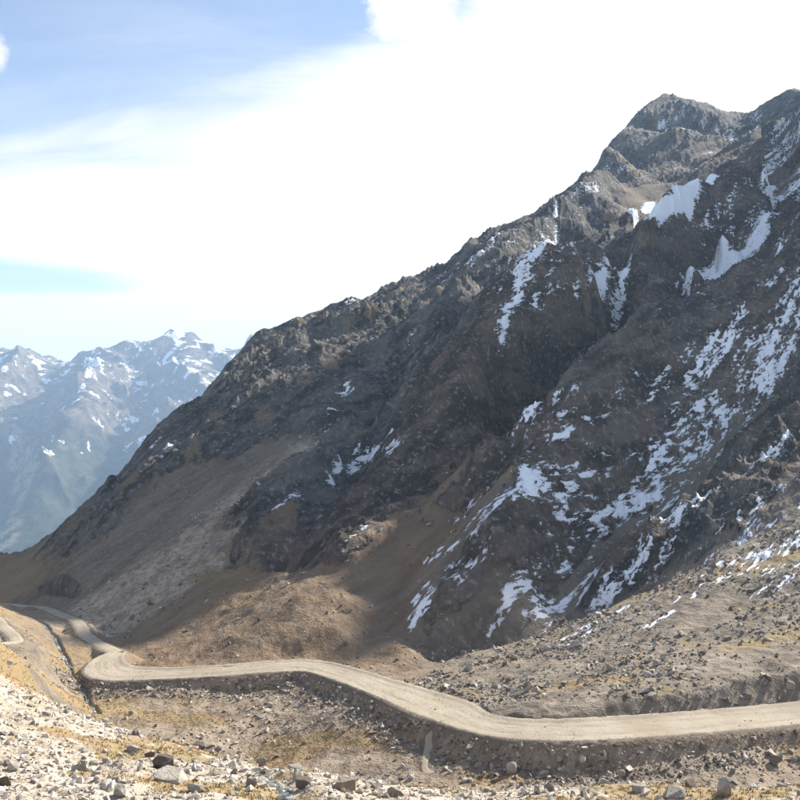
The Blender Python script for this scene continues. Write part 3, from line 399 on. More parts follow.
def terrain_material():
    m, t = mat('alpine_ground'); P = t.n('ShaderNodeTexCoord').outputs['Object']
    rock, grass, pale, snow, tan = (attr(t, k) for k in ('rock', 'grass', 'pale', 'snow', 'tan'))
    # coordinates stretched down the fall line of the flank
    fl = t.n('ShaderNodeMapping', vector_type='TEXTURE', ins={'Vector': P, 'Rotation': (0, 0, math.atan2(.69, .72)), 'Scale': (6, 1, 2)}).outputs[0]
    n40 = t.noise(P, .035, 3, .6); n8 = t.noise(fl, .16, 5, .65); n2 = t.noise(P, .55, 4, .65); nf = t.noise(P, 2.4, 3, .65); n6 = t.noise(P, .22, 4, .6)
    r = t.mix(t.step(n8, .38, .62), (.045, .045, .044), (.15, .14, .128))
    rd = t.math('ADD', t.math('MULTIPLY', attr(t, 'ruddy'), .55), t.math('SUBTRACT', n40, .55))
    r = t.mix(t.step(rd, -.05, .35, 0, .85), r, t.mix(t.step(n8, .4, .6), (.058, .046, .038), (.145, .105, .08)))
    r = t.mix(t.step(n2, .54, .66, 0, .75), r, (.27, .25, .225))
    r = t.mix(t.step(n2, .45, .3, 0, .7), r, (.035, .034, .033))
    r = t.mix(t.step(n6, .58, .72, 0, .6), r, (.035, .038, .038))
    sc = t.mix(t.step(n8, .3, .7), (.13, .105, .08), (.225, .188, .145))
    sc = t.mix(t.step(n2, .45, .7, 0, .6), sc, (.27, .245, .215))
    sc = t.mix(t.step(nf, .62, .75, 0, .5), sc, (.05, .045, .04))
    pl = t.mix(t.step(n2, .35, .6), (.29, .225, .16), (.47, .405, .33))
    pl = t.mix(t.step(nf, .56, .7, 0, .7), pl, (.1, .085, .07))
    gr = t.mix(t.step(n6, .4, .62), (.27, .185, .1), (.21, .175, .09))
    gr = t.mix(t.step(nf, .4, .75), gr, (.33, .24, .13))
    dk = t.mix(t.step(n8, .35, .7), (.17, .115, .072), (.25, .18, .118))
    pm = t.step(t.math('ADD', pale, t.math('MULTIPLY', t.math('SUBTRACT', n6, .5), .9)), .3, .75)
    c = t.mix(pm, sc, pl)
    gm = t.step(t.math('ADD', grass, t.math('MULTIPLY', t.math('SUBTRACT', n6, .5), .9)), .45, .6, 0, .9)
    c = t.mix(gm, c, gr)
    bm = attr(t, 'brown'); c = t.mix(t.math('MULTIPLY', bm, t.step(n6, .25, .6, .55, .95)), c, dk)
    rm = t.step(t.math('ADD', rock, t.math('MULTIPLY', t.math('SUBTRACT', n8, .5), .8)), .35, .6)
    c = t.mix(rm, c, r)
    tm = t.step(t.math('ADD', tan, t.math('MULTIPLY', t.math('SUBTRACT', n6, .5), 1.2)), .42, .75, 0, .6)
    c = t.mix(tm, c, (.25, .185, .115))
    ns = t.noise(fl, 1.1, 5, .7)
    sn = t.step(t.math('ADD', snow, t.math('MULTIPLY', t.math('SUBTRACT', ns, .5), 2.5)), .5, .62)
    c = t.mix(sn, c, (.82, .85, .9))
    h = t.math('ADD', t.math('MULTIPLY', n2, .9), t.math('MULTIPLY', nf, .3))
    h = t.math('ADD', h, t.math('MULTIPLY', rm, t.math('ADD', t.math('MULTIPLY', n8, 3.0), t.math('MULTIPLY', n6, 2.2))))
    h = t.math('MULTIPLY', h, t.math('SUBTRACT', 1.0, t.math('MULTIPLY', sn, .8)))
    finish(t, c, .95, h, .75, 1.0, .12); return m
def gravel_material():
    m, t = mat('road_gravel'); P = t.n('ShaderNodeTexCoord').outputs['Object']
    ac = attr(t, 'across'); n1 = t.noise(P, .12, 4, .6); n2 = t.noise(P, 1.5, 4, .7); n3 = t.noise(P, 9, 2, .6)
    c = t.mix(t.step(n1, .35, .65), (.34, .29, .22), (.42, .365, .285))
    c = t.mix(t.step(n2, .55, .75, 0, .35), c, (.27, .235, .19))
    c = t.mix(t.step(n3, .55, .8, 0, .3), c, (.5, .45, .38))
    tr = t.math('MULTIPLY', t.step(t.math('ABSOLUTE', t.math('SUBTRACT', t.math('ABSOLUTE', t.math('ADD', ac, -.08)), .36)), .12, .02), t.step(n1, .4, .6))
    c = t.mix(t.math('MULTIPLY', tr, .4), c, (.25, .21, .165))
    c = t.mix(t.step(t.noise(P, .35, 5, .7), .55, .68, 0, .3), c, (.24, .205, .165))
    ed = t.step(t.math('ADD', t.math('ABSOLUTE', ac), t.math('MULTIPLY', t.math('SUBTRACT', n2, .5), .55)), .8, .95)
    c = t.mix(t.math('MULTIPLY', ed, .8), c, t.mix(t.step(n3, .4, .6), (.13, .105, .08), (.27, .225, .175)))
    finish(t, c, .95, t.math('ADD', n2, n3), .6, .3, .15); return m
def rock_material():
    m, t = mat('field_stone'); P = t.n('ShaderNodeTexCoord').outputs['Object']; tone = attr(t, 'tone')
    n = t.noise(P, 1.2, 4, .6); n2 = t.noise(P, 6, 3, .6)
    c = t.n('ShaderNodeValToRGB', ins={0: tone}); e = c.color_ramp.elements
    e[0].position = 0; e[0].color = (.06, .05, .043, 1); e[1].position = 1; e[1].color = (.64, .58, .5, 1)
    for p, k in ((.25, (.17, .13, .1, 1)), (.5, (.33, .295, .25, 1)), (.75, (.53, .48, .415, 1))): x = e.new(p); x.color = k
    k = t.mix(t.step(n, .35, .7, 0, .45), c.outputs[0], (.16, .135, .11))
    k = t.mix(t.step(n2, .6, .7, 0, .35), k, (.22, .2, .12))
    finish(t, k, .9, t.math('ADD', n, n2), .5, .12, .2); return m
def boulder_material():
    m, t = mat('boulder_stone'); P = t.n('ShaderNodeTexCoord').outputs['Object']
    tone = t.n('ShaderNodeObjectInfo').outputs['Color']; tn = t.n('ShaderNodeSeparateColor', ins={0: tone}).outputs[0]
    n = t.noise(P, 1.6, 5, .6); n2 = t.noise(P, 7, 4, .65)
    c = t.n('ShaderNodeValToRGB', ins={0: tn}); e = c.color_ramp.elements
    e[0].position = 0; e[0].color = (.05, .042, .036, 1); e[1].position = 1; e[1].color = (.62, .6, .56, 1)
    for p, k in ((.25, (.16, .125, .098, 1)), (.5, (.33, .295, .25, 1)), (.75, (.48, .445, .395, 1))): x = e.new(p); x.color = k
    k = t.mix(t.step(n, .4, .7, 0, .55), c.outputs[0], (.14, .118, .1))
    k = t.mix(t.step(n2, .58, .7, 0, .4), k, (.2, .19, .11))
    finish(t, k, .9, t.math('ADD', n, n2), .6, .15, .2); return m
def water_material():
    m, t = mat('stream_water'); P = t.n('ShaderNodeTexCoord').outputs['Object']
    n = t.noise(P, 1.3, 4, .6)
    c = t.mix(t.step(n, .5, .66), (.09, .1, .1), (.42, .44, .44))
    finish(t, c, .18, n, .4, .15, .5); return m
def far_material():
    m, t = mat('far_slopes'); P = t.n('ShaderNodeTexCoord').outputs['Object']
    z = t.n('ShaderNodeSeparateXYZ', ins={0: P}).outputs[2]; snow = attr(t, 'snow')
    n1 = t.noise(P, .0028, 5, .6); n2 = t.noise(P, .022, 5, .68)
    c = t.mix(t.step(n2, .35, .65), (.085, .075, .062), (.2, .165, .125))
    g = t.step(t.math('ADD', z, t.math('MULTIPLY', t.math('SUBTRACT', n1, .5), 700)), -50, -330)
    c = t.mix(g, c, t.mix(t.step(n2, .4, .6), (.022, .032, .02), (.06, .065, .035)))
    ch = attr(t, 'chute'); c = t.mix(t.math('MULTIPLY', ch, t.step(n2, .4, .55)), c, (.27, .22, .15))
    s = t.step(t.math('ADD', snow, t.math('MULTIPLY', t.math('SUBTRACT', n2, .5), 1.6)), .5, .65)
    c = t.mix(s, c, (.82, .85, .9))
    finish(t, c, .95, n2, .8, 15, .1); return m
def grass_material():
    m, t = mat('dry_grass'); P = t.n('ShaderNodeTexCoord').outputs['Object']
    n = t.noise(P, .35, 3, .6)
    finish(t, t.mix(t.step(n, .4, .65), (.3, .18, .07), (.2, .19, .06)), .9, spec=.1); return m
M_GROUND = terrain_material(); M_ROAD = gravel_material(); M_STONE = rock_material(); M_BOULDER = boulder_material()
M_WATER = water_material(); M_FAR = far_material(); M_GRASS = grass_material()

# ================================================================ terrain
sp, sa, sr = [], [], []
for (reg, rk, gs, pl), flat in SURVEY:
    q = np.array(flat, float).reshape(-1, 3); sp.append(q)
    sa.append(np.tile((rk, gs, pl, {'grass_slope': 1.0, 'valley_floor': .5}.get(reg, 0.0), {'mountain_spur': 1.0, 'rock_spur': .45, 'grass_slope': .6}.get(reg, 0.0)), (len(q), 1))); sr.append(np.full(len(q), REGIONS.index(reg)))
BASE = Base(np.vstack(sp), np.vstack(sa), np.concatenate(sr))
road3 = smooth_path(ROAD, 6); road_w = smooth_path(np.array(ROAD_WIDTH)[:, None], 6)[:, 0]
track3 = smooth_path(TRACK, 5); hill3 = smooth_path(HILL_TRACK, 5); chute3 = smooth_path(CHUTE, 4)
streams = [(smooth_path(pl, 6), wd) for pl, wd in STREAMS]
def carve(x, y, z, path, half, fill, cut, reach, sink):
    """grade the ground to a road: flat bed, bank below, cut above"""
    lo = path[:, :2].min(0)-reach; hi = path[:, :2].max(0)+reach
    m = (x > lo[0]) & (x < hi[0]) & (y > lo[1]) & (y < hi[1])
    if not m.any(): return z, np.full(x.shape, 99.0)
    half = np.broadcast_to(half, (len(path),))
    d, v, _ = poly_dist(x[m], y[m], path[:, :2], np.stack([path[:, 2], half], 1))
    e = np.maximum(d-v[:, 1], 0); zr = v[:, 0]-sink
    n = gnoise(x[m]/2.3, y[m]/2.3, 301)*.25*np.clip(e, 0, 1)
    c = np.clip(z[m], zr-fill*e+n, zr+cut*e+n)
    k = sstep(reach, reach*.6, d); out = z.copy(); out[m] = z[m]*(1-k)+c*k
    D = np.full(x.shape, 99.0); D[m] = d-v[:, 1]
    return out, D
def ground(x, y, full=False):
    x = np.asarray(x, float); y = np.asarray(y, float); dist = np.hypot(x, y)
    z, a, reg = BASE.sample(x, y)
    z = z+detail(x, y, a[:, 0], dist)
    z, d1 = carve(x, y, z, road3, road_w/2, 1.0, 1.0, 16, .15)
    z, d2 = carve(x, y, z, track3, 1.9, .6, .6, 9, .15)
    z, d3 = carve(x, y, z, hill3, 1.5, .6, .6, 7, .12)
    d4 = poly_dist(x, y, chute3[:, :2], np.zeros((len(chute3), 1)))[0]-.8
    for p, wd in streams:
        lo = p.min(0)-8; hi = p.max(0)+8; m = (x > lo[0]) & (x < hi[0]) & (y > lo[1]) & (y < hi[1])
        if m.any():
            d, _, _ = poly_dist(x[m], y[m], p, np.zeros((len(p), 1))); z[m] = z[m]-.75*sstep(wd*1.6, wd*.3, d)
    return (z, a, reg, np.minimum(np.minimum(d1, d2), np.minimum(d3, d4))) if full else z
# rows and columns: denser where the camera-side detail needs it, wide enough to step aside
az = np.radians(np.concatenate([np.linspace(-62, -29, 70, endpoint=False), np.linspace(-29, 29, 980), np.linspace(29, 62, 71)[1:]]))
rr = np.concatenate([[1.5, 4, 8, 13, 18, 24, 30, 36], 41*np.exp(np.linspace(0, math.log(110/41), 140, endpoint=False)), 110*np.exp(np.linspace(0, math.log(170/110), 150, endpoint=False)), 170*np.exp(np.linspace(0, math.log(1150/170), 430, endpoint=False)), 1150*np.exp(np.linspace(0, math.log(1900/1150), 30))])
TH, RR = np.meshgrid(az, rr); gx = (RR*np.sin(TH)).ravel(); gy = (RR*np.cos(TH)).ravel()
gz, ga, greg, groad = ground(gx, gy, True)
# snow lying in gullies and on ledges
s_ = gx*-FALL[1]+gy*FALL[0]; t_ = gx*FALL[0]+gy*FALL[1]
sn = np.zeros(len(gx))
for pl, wd, den in SNOW:
    p = np.array(pl); m = (gx > p[:, 0].min()-3*wd) & (gx < p[:, 0].max()+3*wd) & (gy > p[:, 1].min()-3*wd) & (gy < p[:, 1].max()+3*wd)
    if m.any():
        d, _, _ = poly_dist(gx[m], gy[m], p, np.zeros((len(p), 1)))
        sn[m] = np.maximum(sn[m], den*np.exp(-(d/wd)**2*.55)+(.35 if den > 1.3 else 0)*sstep(1.3, .9, d/wd))
sn = np.maximum(sn-.1*(sn < 1.2)*(sn > .6), .12*sstep(0, 200, gz)*sstep(.3, .9, ga[:, 0]))
sn = sn+np.where(sn > .02, (chutes(gx, gy)-.6)*.2*np.clip(ga[:, 0], 0, 1)+fbm(s_, t_*.13, 9, 4, 401, .6)*.45+fbm(s_, t_*.25, 2.4, 3, 411, .65)*.32-.1, -1)
tn = np.zeros(len(gx))
for x0, y0, r0 in TAN: tn = np.maximum(tn, .75*np.exp(-((gx-x0)**2+(gy-y0)**2)/(r0*1.3)**2))
nr, nc = len(rr), len(az)
G = np.stack([gx, gy, gz], 1); Gg = G.reshape(nr, nc, 3)
du = np.gradient(Gg, axis=1); dv = np.gradient(Gg, axis=0); NN = np.cross(du, dv).reshape(-1, 3); NN /= np.linalg.norm(NN, axis=1)[:, None]
NN[NN[:, 2] < 0] *= -1
steep = sstep(.72, .55, NN[:, 2])*sstep(150, 240, RR.ravel())
rockv = np.clip(np.minimum(broken(gx, gy, ga[:, 0]), 1)*.85+steep*.35, 0, 1)
def grass_cover(x, y, base):
    near = sstep(330, 200, np.hypot(x, y))
    return base+near*(fbm(x*.55+y*.2, y*1.1, 13, 4, 705)*.75-.05)
flatgrass = grass_cover(gx, gy, ga[:, 1])
att = {'rock': rockv, 'grass': flatgrass*sstep(0, 2.5, groad), 'pale': ga[:, 2]*sstep(-1, 1, groad)+.3*(groad < 6)*(groad > 0)*0, 'snow': sn, 'tan': tn, 'brown': ga[:, 3], 'ruddy': ga[:, 4]}
idx = np.arange(nr*nc).reshape(nr, nc)
quads = np.stack([idx[:-1, :-1], idx[:-1, 1:], idx[1:, 1:], idx[1:, :-1]], -1).reshape(-1, 4)
freg = greg[quads[:, 2]]
LAB = {'mountain': 'dark craggy mountain ridge with its peak at upper right', 'glacier': 'bright white snowfield in the hollow below the peak',
 'mountain_spur': 'brown jagged rock spur running down from below the snowfield', 'rock_spur': 'dark rocky flank streaked with snow at the right',
 'moraine': 'sunlit stony slope behind the road at lower right', 'scree_fan': 'grey boulder scree fan spreading into the valley at left',
 'grass_slope': 'brown grassy slope half in shadow behind the road', 'valley_floor': 'stony tan valley floor below the road',
 'hillside': 'sunlit grassy hillside with a track at the left edge', 'foreground_slope': 'near slope of pale ground under the rubble'}
for i, reg in enumerate(REGIONS):
    q = quads[freg == i]
    if not len(q): continue
    u, inv = np.unique(q, return_inverse=True); inv = inv.reshape(q.shape)
    o = mesh_np(reg, G[u], inv, M_GROUND, {k: v[u] for k, v in att.items()}, NN[u])
    tag(o, LAB[reg], 'snowfield' if reg == 'glacier' else 'terrain', kind='structure')

# ================================================================ far range beyond the main valley
FK = 858.0
FAR_SCALE = .8       # map scale of the range
def far_w(px, py, Y): return ((px-400)/FK*Y, Y, (400-py)/FK*Y)
FAR = [(-1400, 1600, -1150), (-5000, 3000, -1000), (-3000, 3500, -1150), (0, 3000, -1150), (3000, 4000, -800), (-1500, 4300, -1000), (-3500, 4300, -900), (0, 5000, -800), (-6000, 5000, -300), (-8000, 8000, 300)]
FAR_LINES = [
 [(-6500, 8200, 520), (-4700, 8000, 400), (-4127, 7600, 345), (-3730, 7500, 381), (-3310, 7100, 410), (-3050, 7000, 416), (-2850, 7200, 352), (-2700, 7200, 378), (-2560, 7200, 445), (-2420, 7250, 487), (-2310, 7200, 529), (-2270, 7350, 471), (-2160, 7400, 517), (-2010, 7350, 578), (-1880, 7350, 600), (-1760, 7360, 557), (-1680, 7400, 500), (-1530, 7500, 470), (-1350, 7500, 440), (-600, 7800, 350), (1000, 8200, 300)],
 [(-2420, 7250, 480), (-2400, 6800, 330), (-2276, 6300, 205), (-2180, 5900, 20), (-2190, 5400, -250), (-2180, 4900, -560), (-2160, 4500, -820)],
 [(-3310, 7100, 400), (-3180, 6500, 150), (-2950, 5900, -150), (-2700, 5300, -480), (-2450, 4700, -800)],
 [(-1880, 7350, 600), (-1800, 6900, 380), (-1700, 6400, 130), (-1620, 5900, -130), (-1600, 5300, -440), (-1650, 4700, -760)],
 [(-4127, 7600, 345), (-3800, 6600, 0), (-3300, 5600, -420), (-2900, 4900, -700)],
 [(-1350, 7500, 440), (-1150, 6700, 150), (-1100, 5900, -200), (-1200, 5000, -600)]]
FAR_GULLY = [[(-2050, 6900, 260), (-1980, 6300, -40), (-1900, 5700, -330), (-1900, 5100, -620)], [(-2750, 6700, 180), (-2600, 6100, -120), (-2430, 5500, -430), (-2300, 4900, -740)], [(-3500, 6900, 120), (-3150, 5900, -330), (-2750, 5000, -720)]]
fp = list(FAR)
for L in FAR_LINES+FAR_GULLY:
    for a, b in zip(L[:-1], L[1:]):
        a = np.array(a, float); b = np.array(b, float); n = max(1, int(np.hypot(*(b-a)[:2])/120))
        fp += [tuple(a+(b-a)*k/n) for k in range(n)]
    fp.append(L[-1])
for p in FAR_LINES[0]: fp.append((p[0]*1.15, p[1]*1.15, p[2]-350))
fp = np.array(fp, float)
def rbf(fp, x, y, sc, lam):
    P = fp[:, :2]/sc; n = len(P); A = np.zeros((n+3, n+3))
    A[:n, :n] = -np.sqrt(((P[:, None]-P[None])**2).sum(-1)+.012)+np.eye(n)*lam
    A[:n, n] = 1; A[:n, n+1:] = P; A[n, :n] = 1; A[n+1:, :n] = P.T
    b = np.zeros(n+3); b[:n] = fp[:, 2]; wv = np.linalg.solve(A, b); z = np.empty(len(x))
    for i in range(0, len(x), 20000):
        q = np.stack([x[i:i+20000], y[i:i+20000]], 1)/sc
        d2 = np.maximum((q**2).sum(1)[:, None]+(P**2).sum(1)[None]-2*q@P.T, 0)
        z[i:i+20000] = -np.sqrt(d2+.012)@wv[:n]+wv[n]+q@wv[n+1:]
    return z
faz = np.radians(np.concatenate([np.linspace(-60, -27, 60, endpoint=False), np.linspace(-27, -7, 360, endpoint=False), np.linspace(-7, 12, 40)]))
frr = np.concatenate([np.linspace(1500, 4300, 20, endpoint=False), np.linspace(4300, 8300, 270, endpoint=False), np.linspace(8300, 10500, 14)])
TH2, RR2 = np.meshgrid(faz, frr); fx = (RR2*np.sin(TH2)).ravel(); fy = (RR2*np.cos(TH2)).ravel()
fz = rbf(fp, fx, fy, 1000, .002)
amp = sstep(-1150, -300, fz)*(1-.55*sstep(250, 520, fz))
fz = fz+amp*(ridged(fx+fbm(fx, fy, 900, 2, 7)*150, fy*.8, 520, 6, 503, .55)*70-18)+fbm(fx, fy, 160, 3, 533)*14*amp
nr2, nc2 = len(frr), len(faz); ix2 = np.arange(nr2*nc2).reshape(nr2, nc2)
q2 = np.stack([ix2[:-1, :-1], ix2[:-1, 1:], ix2[1:, 1:], ix2[1:, :-1]], -1).reshape(-1, 4)
Fg = np.stack([fx, fy, fz], 1).reshape(nr2, nc2, 3); fn = np.cross(np.gradient(Fg, axis=1), np.gradient(Fg, axis=0)).reshape(-1, 3); fn /= np.linalg.norm(fn, axis=1)[:, None]
fs = .1+.22*sstep(-150, 350, fz)+.5*fbm(fx, fy, 150, 5, 601, .7)-.03+.12*sstep(.7, .9, np.abs(fn[:, 2]))-(fz < -350)*1.0
for (pl, wd, den) in (([(-2290, 6350), (-2270, 6150)], 25, .55),): 
    d, _, _ = poly_dist(fx, fy, np.array(pl, float), np.zeros((len(pl), 1))); fs = np.maximum(fs, den*sstep(2, .4, d/wd))
fch = np.zeros(len(fx))
for L, wd in (([(-3350, 7000), (-2950, 6300), (-2560, 5800), (-2330, 5300), (-2170, 4800), (-2080, 4500)], 45), ([(-2050, 6600), (-1980, 6100)], 20)):
    d, _, _ = poly_dist(fx+fbm(fx, fy, 300, 3, 9)*60, fy, np.array(L, float), np.zeros((len(L), 1))); fch = np.maximum(fch, sstep(1.6, .4, d/wd))
tag(mesh_np('far_mountain_range', np.stack([fx, fy, fz], 1)*FAR_SCALE, q2, M_FAR, {'snow': fs, 'chute': fch}), 'hazy blue snow-dusted mountain range beyond the valley', 'mountains', kind='structure')
# lone far pinnacle behind the ridge
def pinnacle():
    c = np.array(far_w(251, 352, 7600)); rng = np.random.default_rng(5); V = []; Fq = []
    rad = [(150, -250), (105, -60), (80, 20), (62, 70), (38, 110), (20, 138), (6, 150)]
    for r, h in rad:
        for k in range(14):
            a = k/14*2*math.pi; q = r*(1+.25*rng.standard_normal()*.5); V.append(c+np.array((q*math.cos(a), q*math.sin(a), h+rng.normal()*5)))
    for i in range(len(rad)-1):
        for k in range(14): Fq.append((i*14+k, i*14+(k+1) % 14, (i+1)*14+(k+1) % 14, (i+1)*14+k))
    V = np.array(V); o = mesh_np('far_pinnacle', V*FAR_SCALE, np.array(Fq), M_FAR, {'snow': np.zeros(len(V)), 'chute': np.zeros(len(V))}, smooth=False)
    tag(o, 'small far rock pinnacle rising behind the left ridge', 'mountain', kind='structure')
pinnacle()

# ================================================================ road, tracks, stream
def strip(name, path, widths, m, label, across=11, lift=.05, berm=0.0, jitter=.4, seed=1, cat='road', follow=False, step=1.0):
    seg = np.linalg.norm(np.diff(path[:, :2], axis=0), axis=1); L = np.concatenate([[0], np.cumsum(seg)]); n = int(L[-1]/step)
    q = np.linspace(0, L[-1], n); c = np.stack([np.interp(q, L, path[:, k]) for k in range(3)], 1); wd = np.interp(q, L, np.broadcast_to(widths, (len(path),)))
    tan_ = np.gradient(c[:, :2], axis=0); tan_ /= np.linalg.norm(tan_, axis=1)[:, None]; nrm = np.stack([-tan_[:, 1], tan_[:, 0]], 1)
    us = np.linspace(-1, 1, across); V = []; A = []
    for j, u in enumerate(us):
        jit = (gnoise(q/4.1, q*0+u*9, seed)*.5+gnoise(q/1.3, q*0+u*7, seed+1))*jitter if abs(u) > .99 else 0
        off = u*wd/2+jit; p = c[:, :2]+nrm*off[:, None] if np.ndim(off) else c[:, :2]+nrm*off
        z = c[:, 2]+lift+gnoise(p[:, 0]/1.7, p[:, 1]/1.7, seed+3)*.05
        if follow: z = ground(p[:, 0], p[:, 1])+lift
        if abs(u) > .99: z = ground(p[:, 0], p[:, 1])-.03
        if abs(u) < .8 and name == 'road': z = z-.09*math.exp(-((abs(u-.05)-.38)/.1)**2)*(.5+gnoise(q/6, q*0+2, seed+9))-.1*sstep(.25, .5, gnoise(p[:, 0]/1.2, p[:, 1]/1.2, seed+13))
        if berm and -.93 < u < -.72: z = z+berm*(.6+.6*np.clip(gnoise(q/1.1, q*0, seed+5)+.3, 0, 1))
        V.append(np.stack([p[:, 0], p[:, 1], z], 1)); A.append(np.full(n, u))
    V = np.stack(V, 1); A = np.stack(A, 1); ii = np.arange(n*across).reshape(n, across)
    Fq = np.stack([ii[:-1, :-1], ii[:-1, 1:], ii[1:, 1:], ii[1:, :-1]], -1).reshape(-1, 4)
    o = mesh_np(name, V.reshape(-1, 3), Fq[:, ::-1], m, {'across': A.ravel()})
    return tag(o, label, cat, kind='structure')
strip('road', road3, road_w, M_ROAD, 'broad pale gravel road curving across the valley side', 25, berm=.22)
def on_road(n):
    i = RNG.integers(6, len(road3)-8, n); t = RNG.random(n); c = road3[i]*(1-t[:, None])+road3[i+1]*t[:, None]; d = road3[i+1]-road3[i]
    d = d[:, :2]/np.linalg.norm(d[:, :2], axis=1)[:, None]; u = np.sign(RNG.random(n)-.5)*(1-RNG.random(n)**1.8*.9)
    x = c[:, 0]-d[:, 1]*u*road_w[i]/2; y = c[:, 1]+d[:, 0]*u*road_w[i]/2; return x, y, c[:, 2]+.02
strip('track', track3, 3.4, M_ROAD, 'narrow pale track winding on down the valley at left', 7, .06, 0, .25, 11, 'track')
strip('track', hill3, 2.6, M_ROAD, 'pale hairpin track on the sunlit left hillside', 7, .06, 0, .2, 21, 'track')
strip('path', chute3, 1.1, M_ROAD, 'short pale path dropping from the road bend to the stones', 7, .1, 0, .3, 31, 'path', follow=True, step=.4)

def water(path, wd, label):
    seg = np.linalg.norm(np.diff(path, axis=0), axis=1); L = np.concatenate([[0], np.cumsum(seg)]); n = int(L[-1]/.6)
    q = np.linspace(0, L[-1], n); c = np.stack([np.interp(q, L, path[:, k]) for k in range(2)], 1); z = ground(c[:, 0], c[:, 1])
    z = np.convolve(np.pad(z, 3, 'edge'), np.ones(7)/7, 'valid')+.22
    strip('stream', np.column_stack([c, z]), wd*(.75+.35*np.sin(q*.7)), M_WATER, label, 7, 0, 0, .3, 41, 'stream', step=.6)
water(streams[0][0], streams[0][1], 'bluish water trickling between boulders at the bottom of the picture')
water(streams[1][0], streams[1][1], 'thin grey stream winding along the valley floor at left')

# ================================================================ stones
def hull_shape(seed, npts=10, flat=.7):
    rng = np.random.default_rng(seed); p = rng.normal(size=(npts, 3)); p /= np.linalg.norm(p, axis=1)[:, None]
    p = np.sign(p)*np.abs(p)**.75; p *= np.array([1, rng.uniform(.6, .95), rng.uniform(.75, 1.1)*flat])
    bm = bmesh.new()
    for v in p: bm.verts.new(v)
    r = bmesh.ops.convex_hull(bm, input=bm.verts)
    bmesh.ops.delete(bm, geom=[g for g in r['geom_interior'] if isinstance(g, bmesh.types.BMVert)], context='VERTS')
    bmesh.ops.triangulate(bm, faces=bm.faces); bmesh.ops.recalc_face_normals(bm, faces=bm.faces)
    return bm
LIB = []
for k in range(14):
    bm = hull_shape(100+k, 9 if k % 2 else 8, .75); bm.verts.index_update()
    LIB.append((np.array([v.co[:] for v in bm.verts]), np.array([[v.index for v in f.verts] for f in bm.faces]))); bm.free()
RNG = np.random.default_rng(11)
def rotmats(n, tilt=.5):
    a = RNG.uniform(0, 2*np.pi, n); b = RNG.normal(0, tilt, n); c = RNG.normal(0, tilt, n)
    def Rm(ax, t):
        m = np.zeros((n, 3, 3)); i, j = [(1, 2), (0, 2), (0, 1)][ax]; m[:, ax, ax] = 1
        m[:, i, i] = np.cos(t); m[:, j, j] = np.cos(t); m[:, i, j] = -np.sin(t); m[:, j, i] = np.sin(t); return m
    return Rm(2, a) @ Rm(0, b) @ Rm(1, c)
def scatter(n, r0, r1, regs, power=1.0, az0=-29, az1=29, avoid=.4, grass_reject=0.0, clump=0.0):
    u = RNG.random(n*3); r = (r0**power+(r1**power-r0**power)*u)**(1/power); a = np.radians(RNG.uniform(az0, az1, n*3))
    x = r*np.sin(a); y = r*np.cos(a); z, at_, rg, rd = ground(x, y, True)
    ok = np.isin(rg, [REGIONS.index(k) for k in regs]) & (rd > avoid)
    if grass_reject: ok &= (grass_cover(x, y, at_[:, 1]) < .5) | (RNG.random(len(x)) > grass_reject)
    if clump: ok &= fbm(x, y, 22, 3, 811)*clump+.5 > RNG.random(len(x))
    i = np.flatnonzero(ok)[:n]; return x[i], y[i], z[i]
def rubble(pts, med, sig, smax, tone, tsd, label, name='rubble', stretch=.25):
    x, y, z = pts; n = len(x); s = np.minimum(med*np.exp(RNG.normal(0, sig, n)), smax); kind = RNG.integers(0, len(LIB), n)
    M = rotmats(n)*(s[:, None]*np.exp(RNG.normal(0, stretch, (n, 3))))[:, None, :]
    tn = np.clip(RNG.normal(tone, tsd, n), .02, 1); V, Fq, A = [], [], []; base = 0
    for k, (v, f) in enumerate(LIB):
        i = np.flatnonzero(kind == k)
        if not len(i): continue
        p = np.einsum('nij,vj->nvi', M[i], v)+np.stack([x[i], y[i], z[i]+s[i]*.18], 1)[:, None]
        V.append(p.reshape(-1, 3)); Fq.append((f[None]+(np.arange(len(i))*len(v))[:, None, None]).reshape(-1, 3)+base); A.append(np.repeat(tn[i], len(v))); base += len(i)*len(v)
    o = mesh_np(name, np.vstack(V), np.vstack(Fq), M_STONE, {'tone': np.concatenate(A)}, smooth=False)
    return tag(o, label, 'rubble', kind='stuff')
rubble(scatter(17000, 47, 108, ['foreground_slope'], 1.2, grass_reject=.85), .105, .62, .42, .76, .18, 'dense pale angular rubble covering the near slope')
rubble(scatter(12000, 100, 190, ['valley_floor'], 1.0, grass_reject=.7, clump=.9), .14, .65, .7, .52, .2, 'loose stones strewn over the valley floor below the road')
rubble(scatter(16000, 128, 225, ['moraine'], 1.0, clump=.8), .17, .65, .9, .45, .18, 'stones littering the sunlit slope behind the road')
rubble(scatter(13000, 195, 330, ['scree_fan'], .8, clump=.5), .2, .6, 1.0, .62, .2, 'grey blocks of the scree fan at left')
rubble(scatter(3500, 160, 330, ['grass_slope'], .8), .13, .7, .7, .42, .2, 'scattered stones on the brown grassy slope')
rubble(scatter(1600, 120, 300, ['hillside'], .8), .15, .6, .6, .55, .2, 'small stones on the sunlit left hillside')
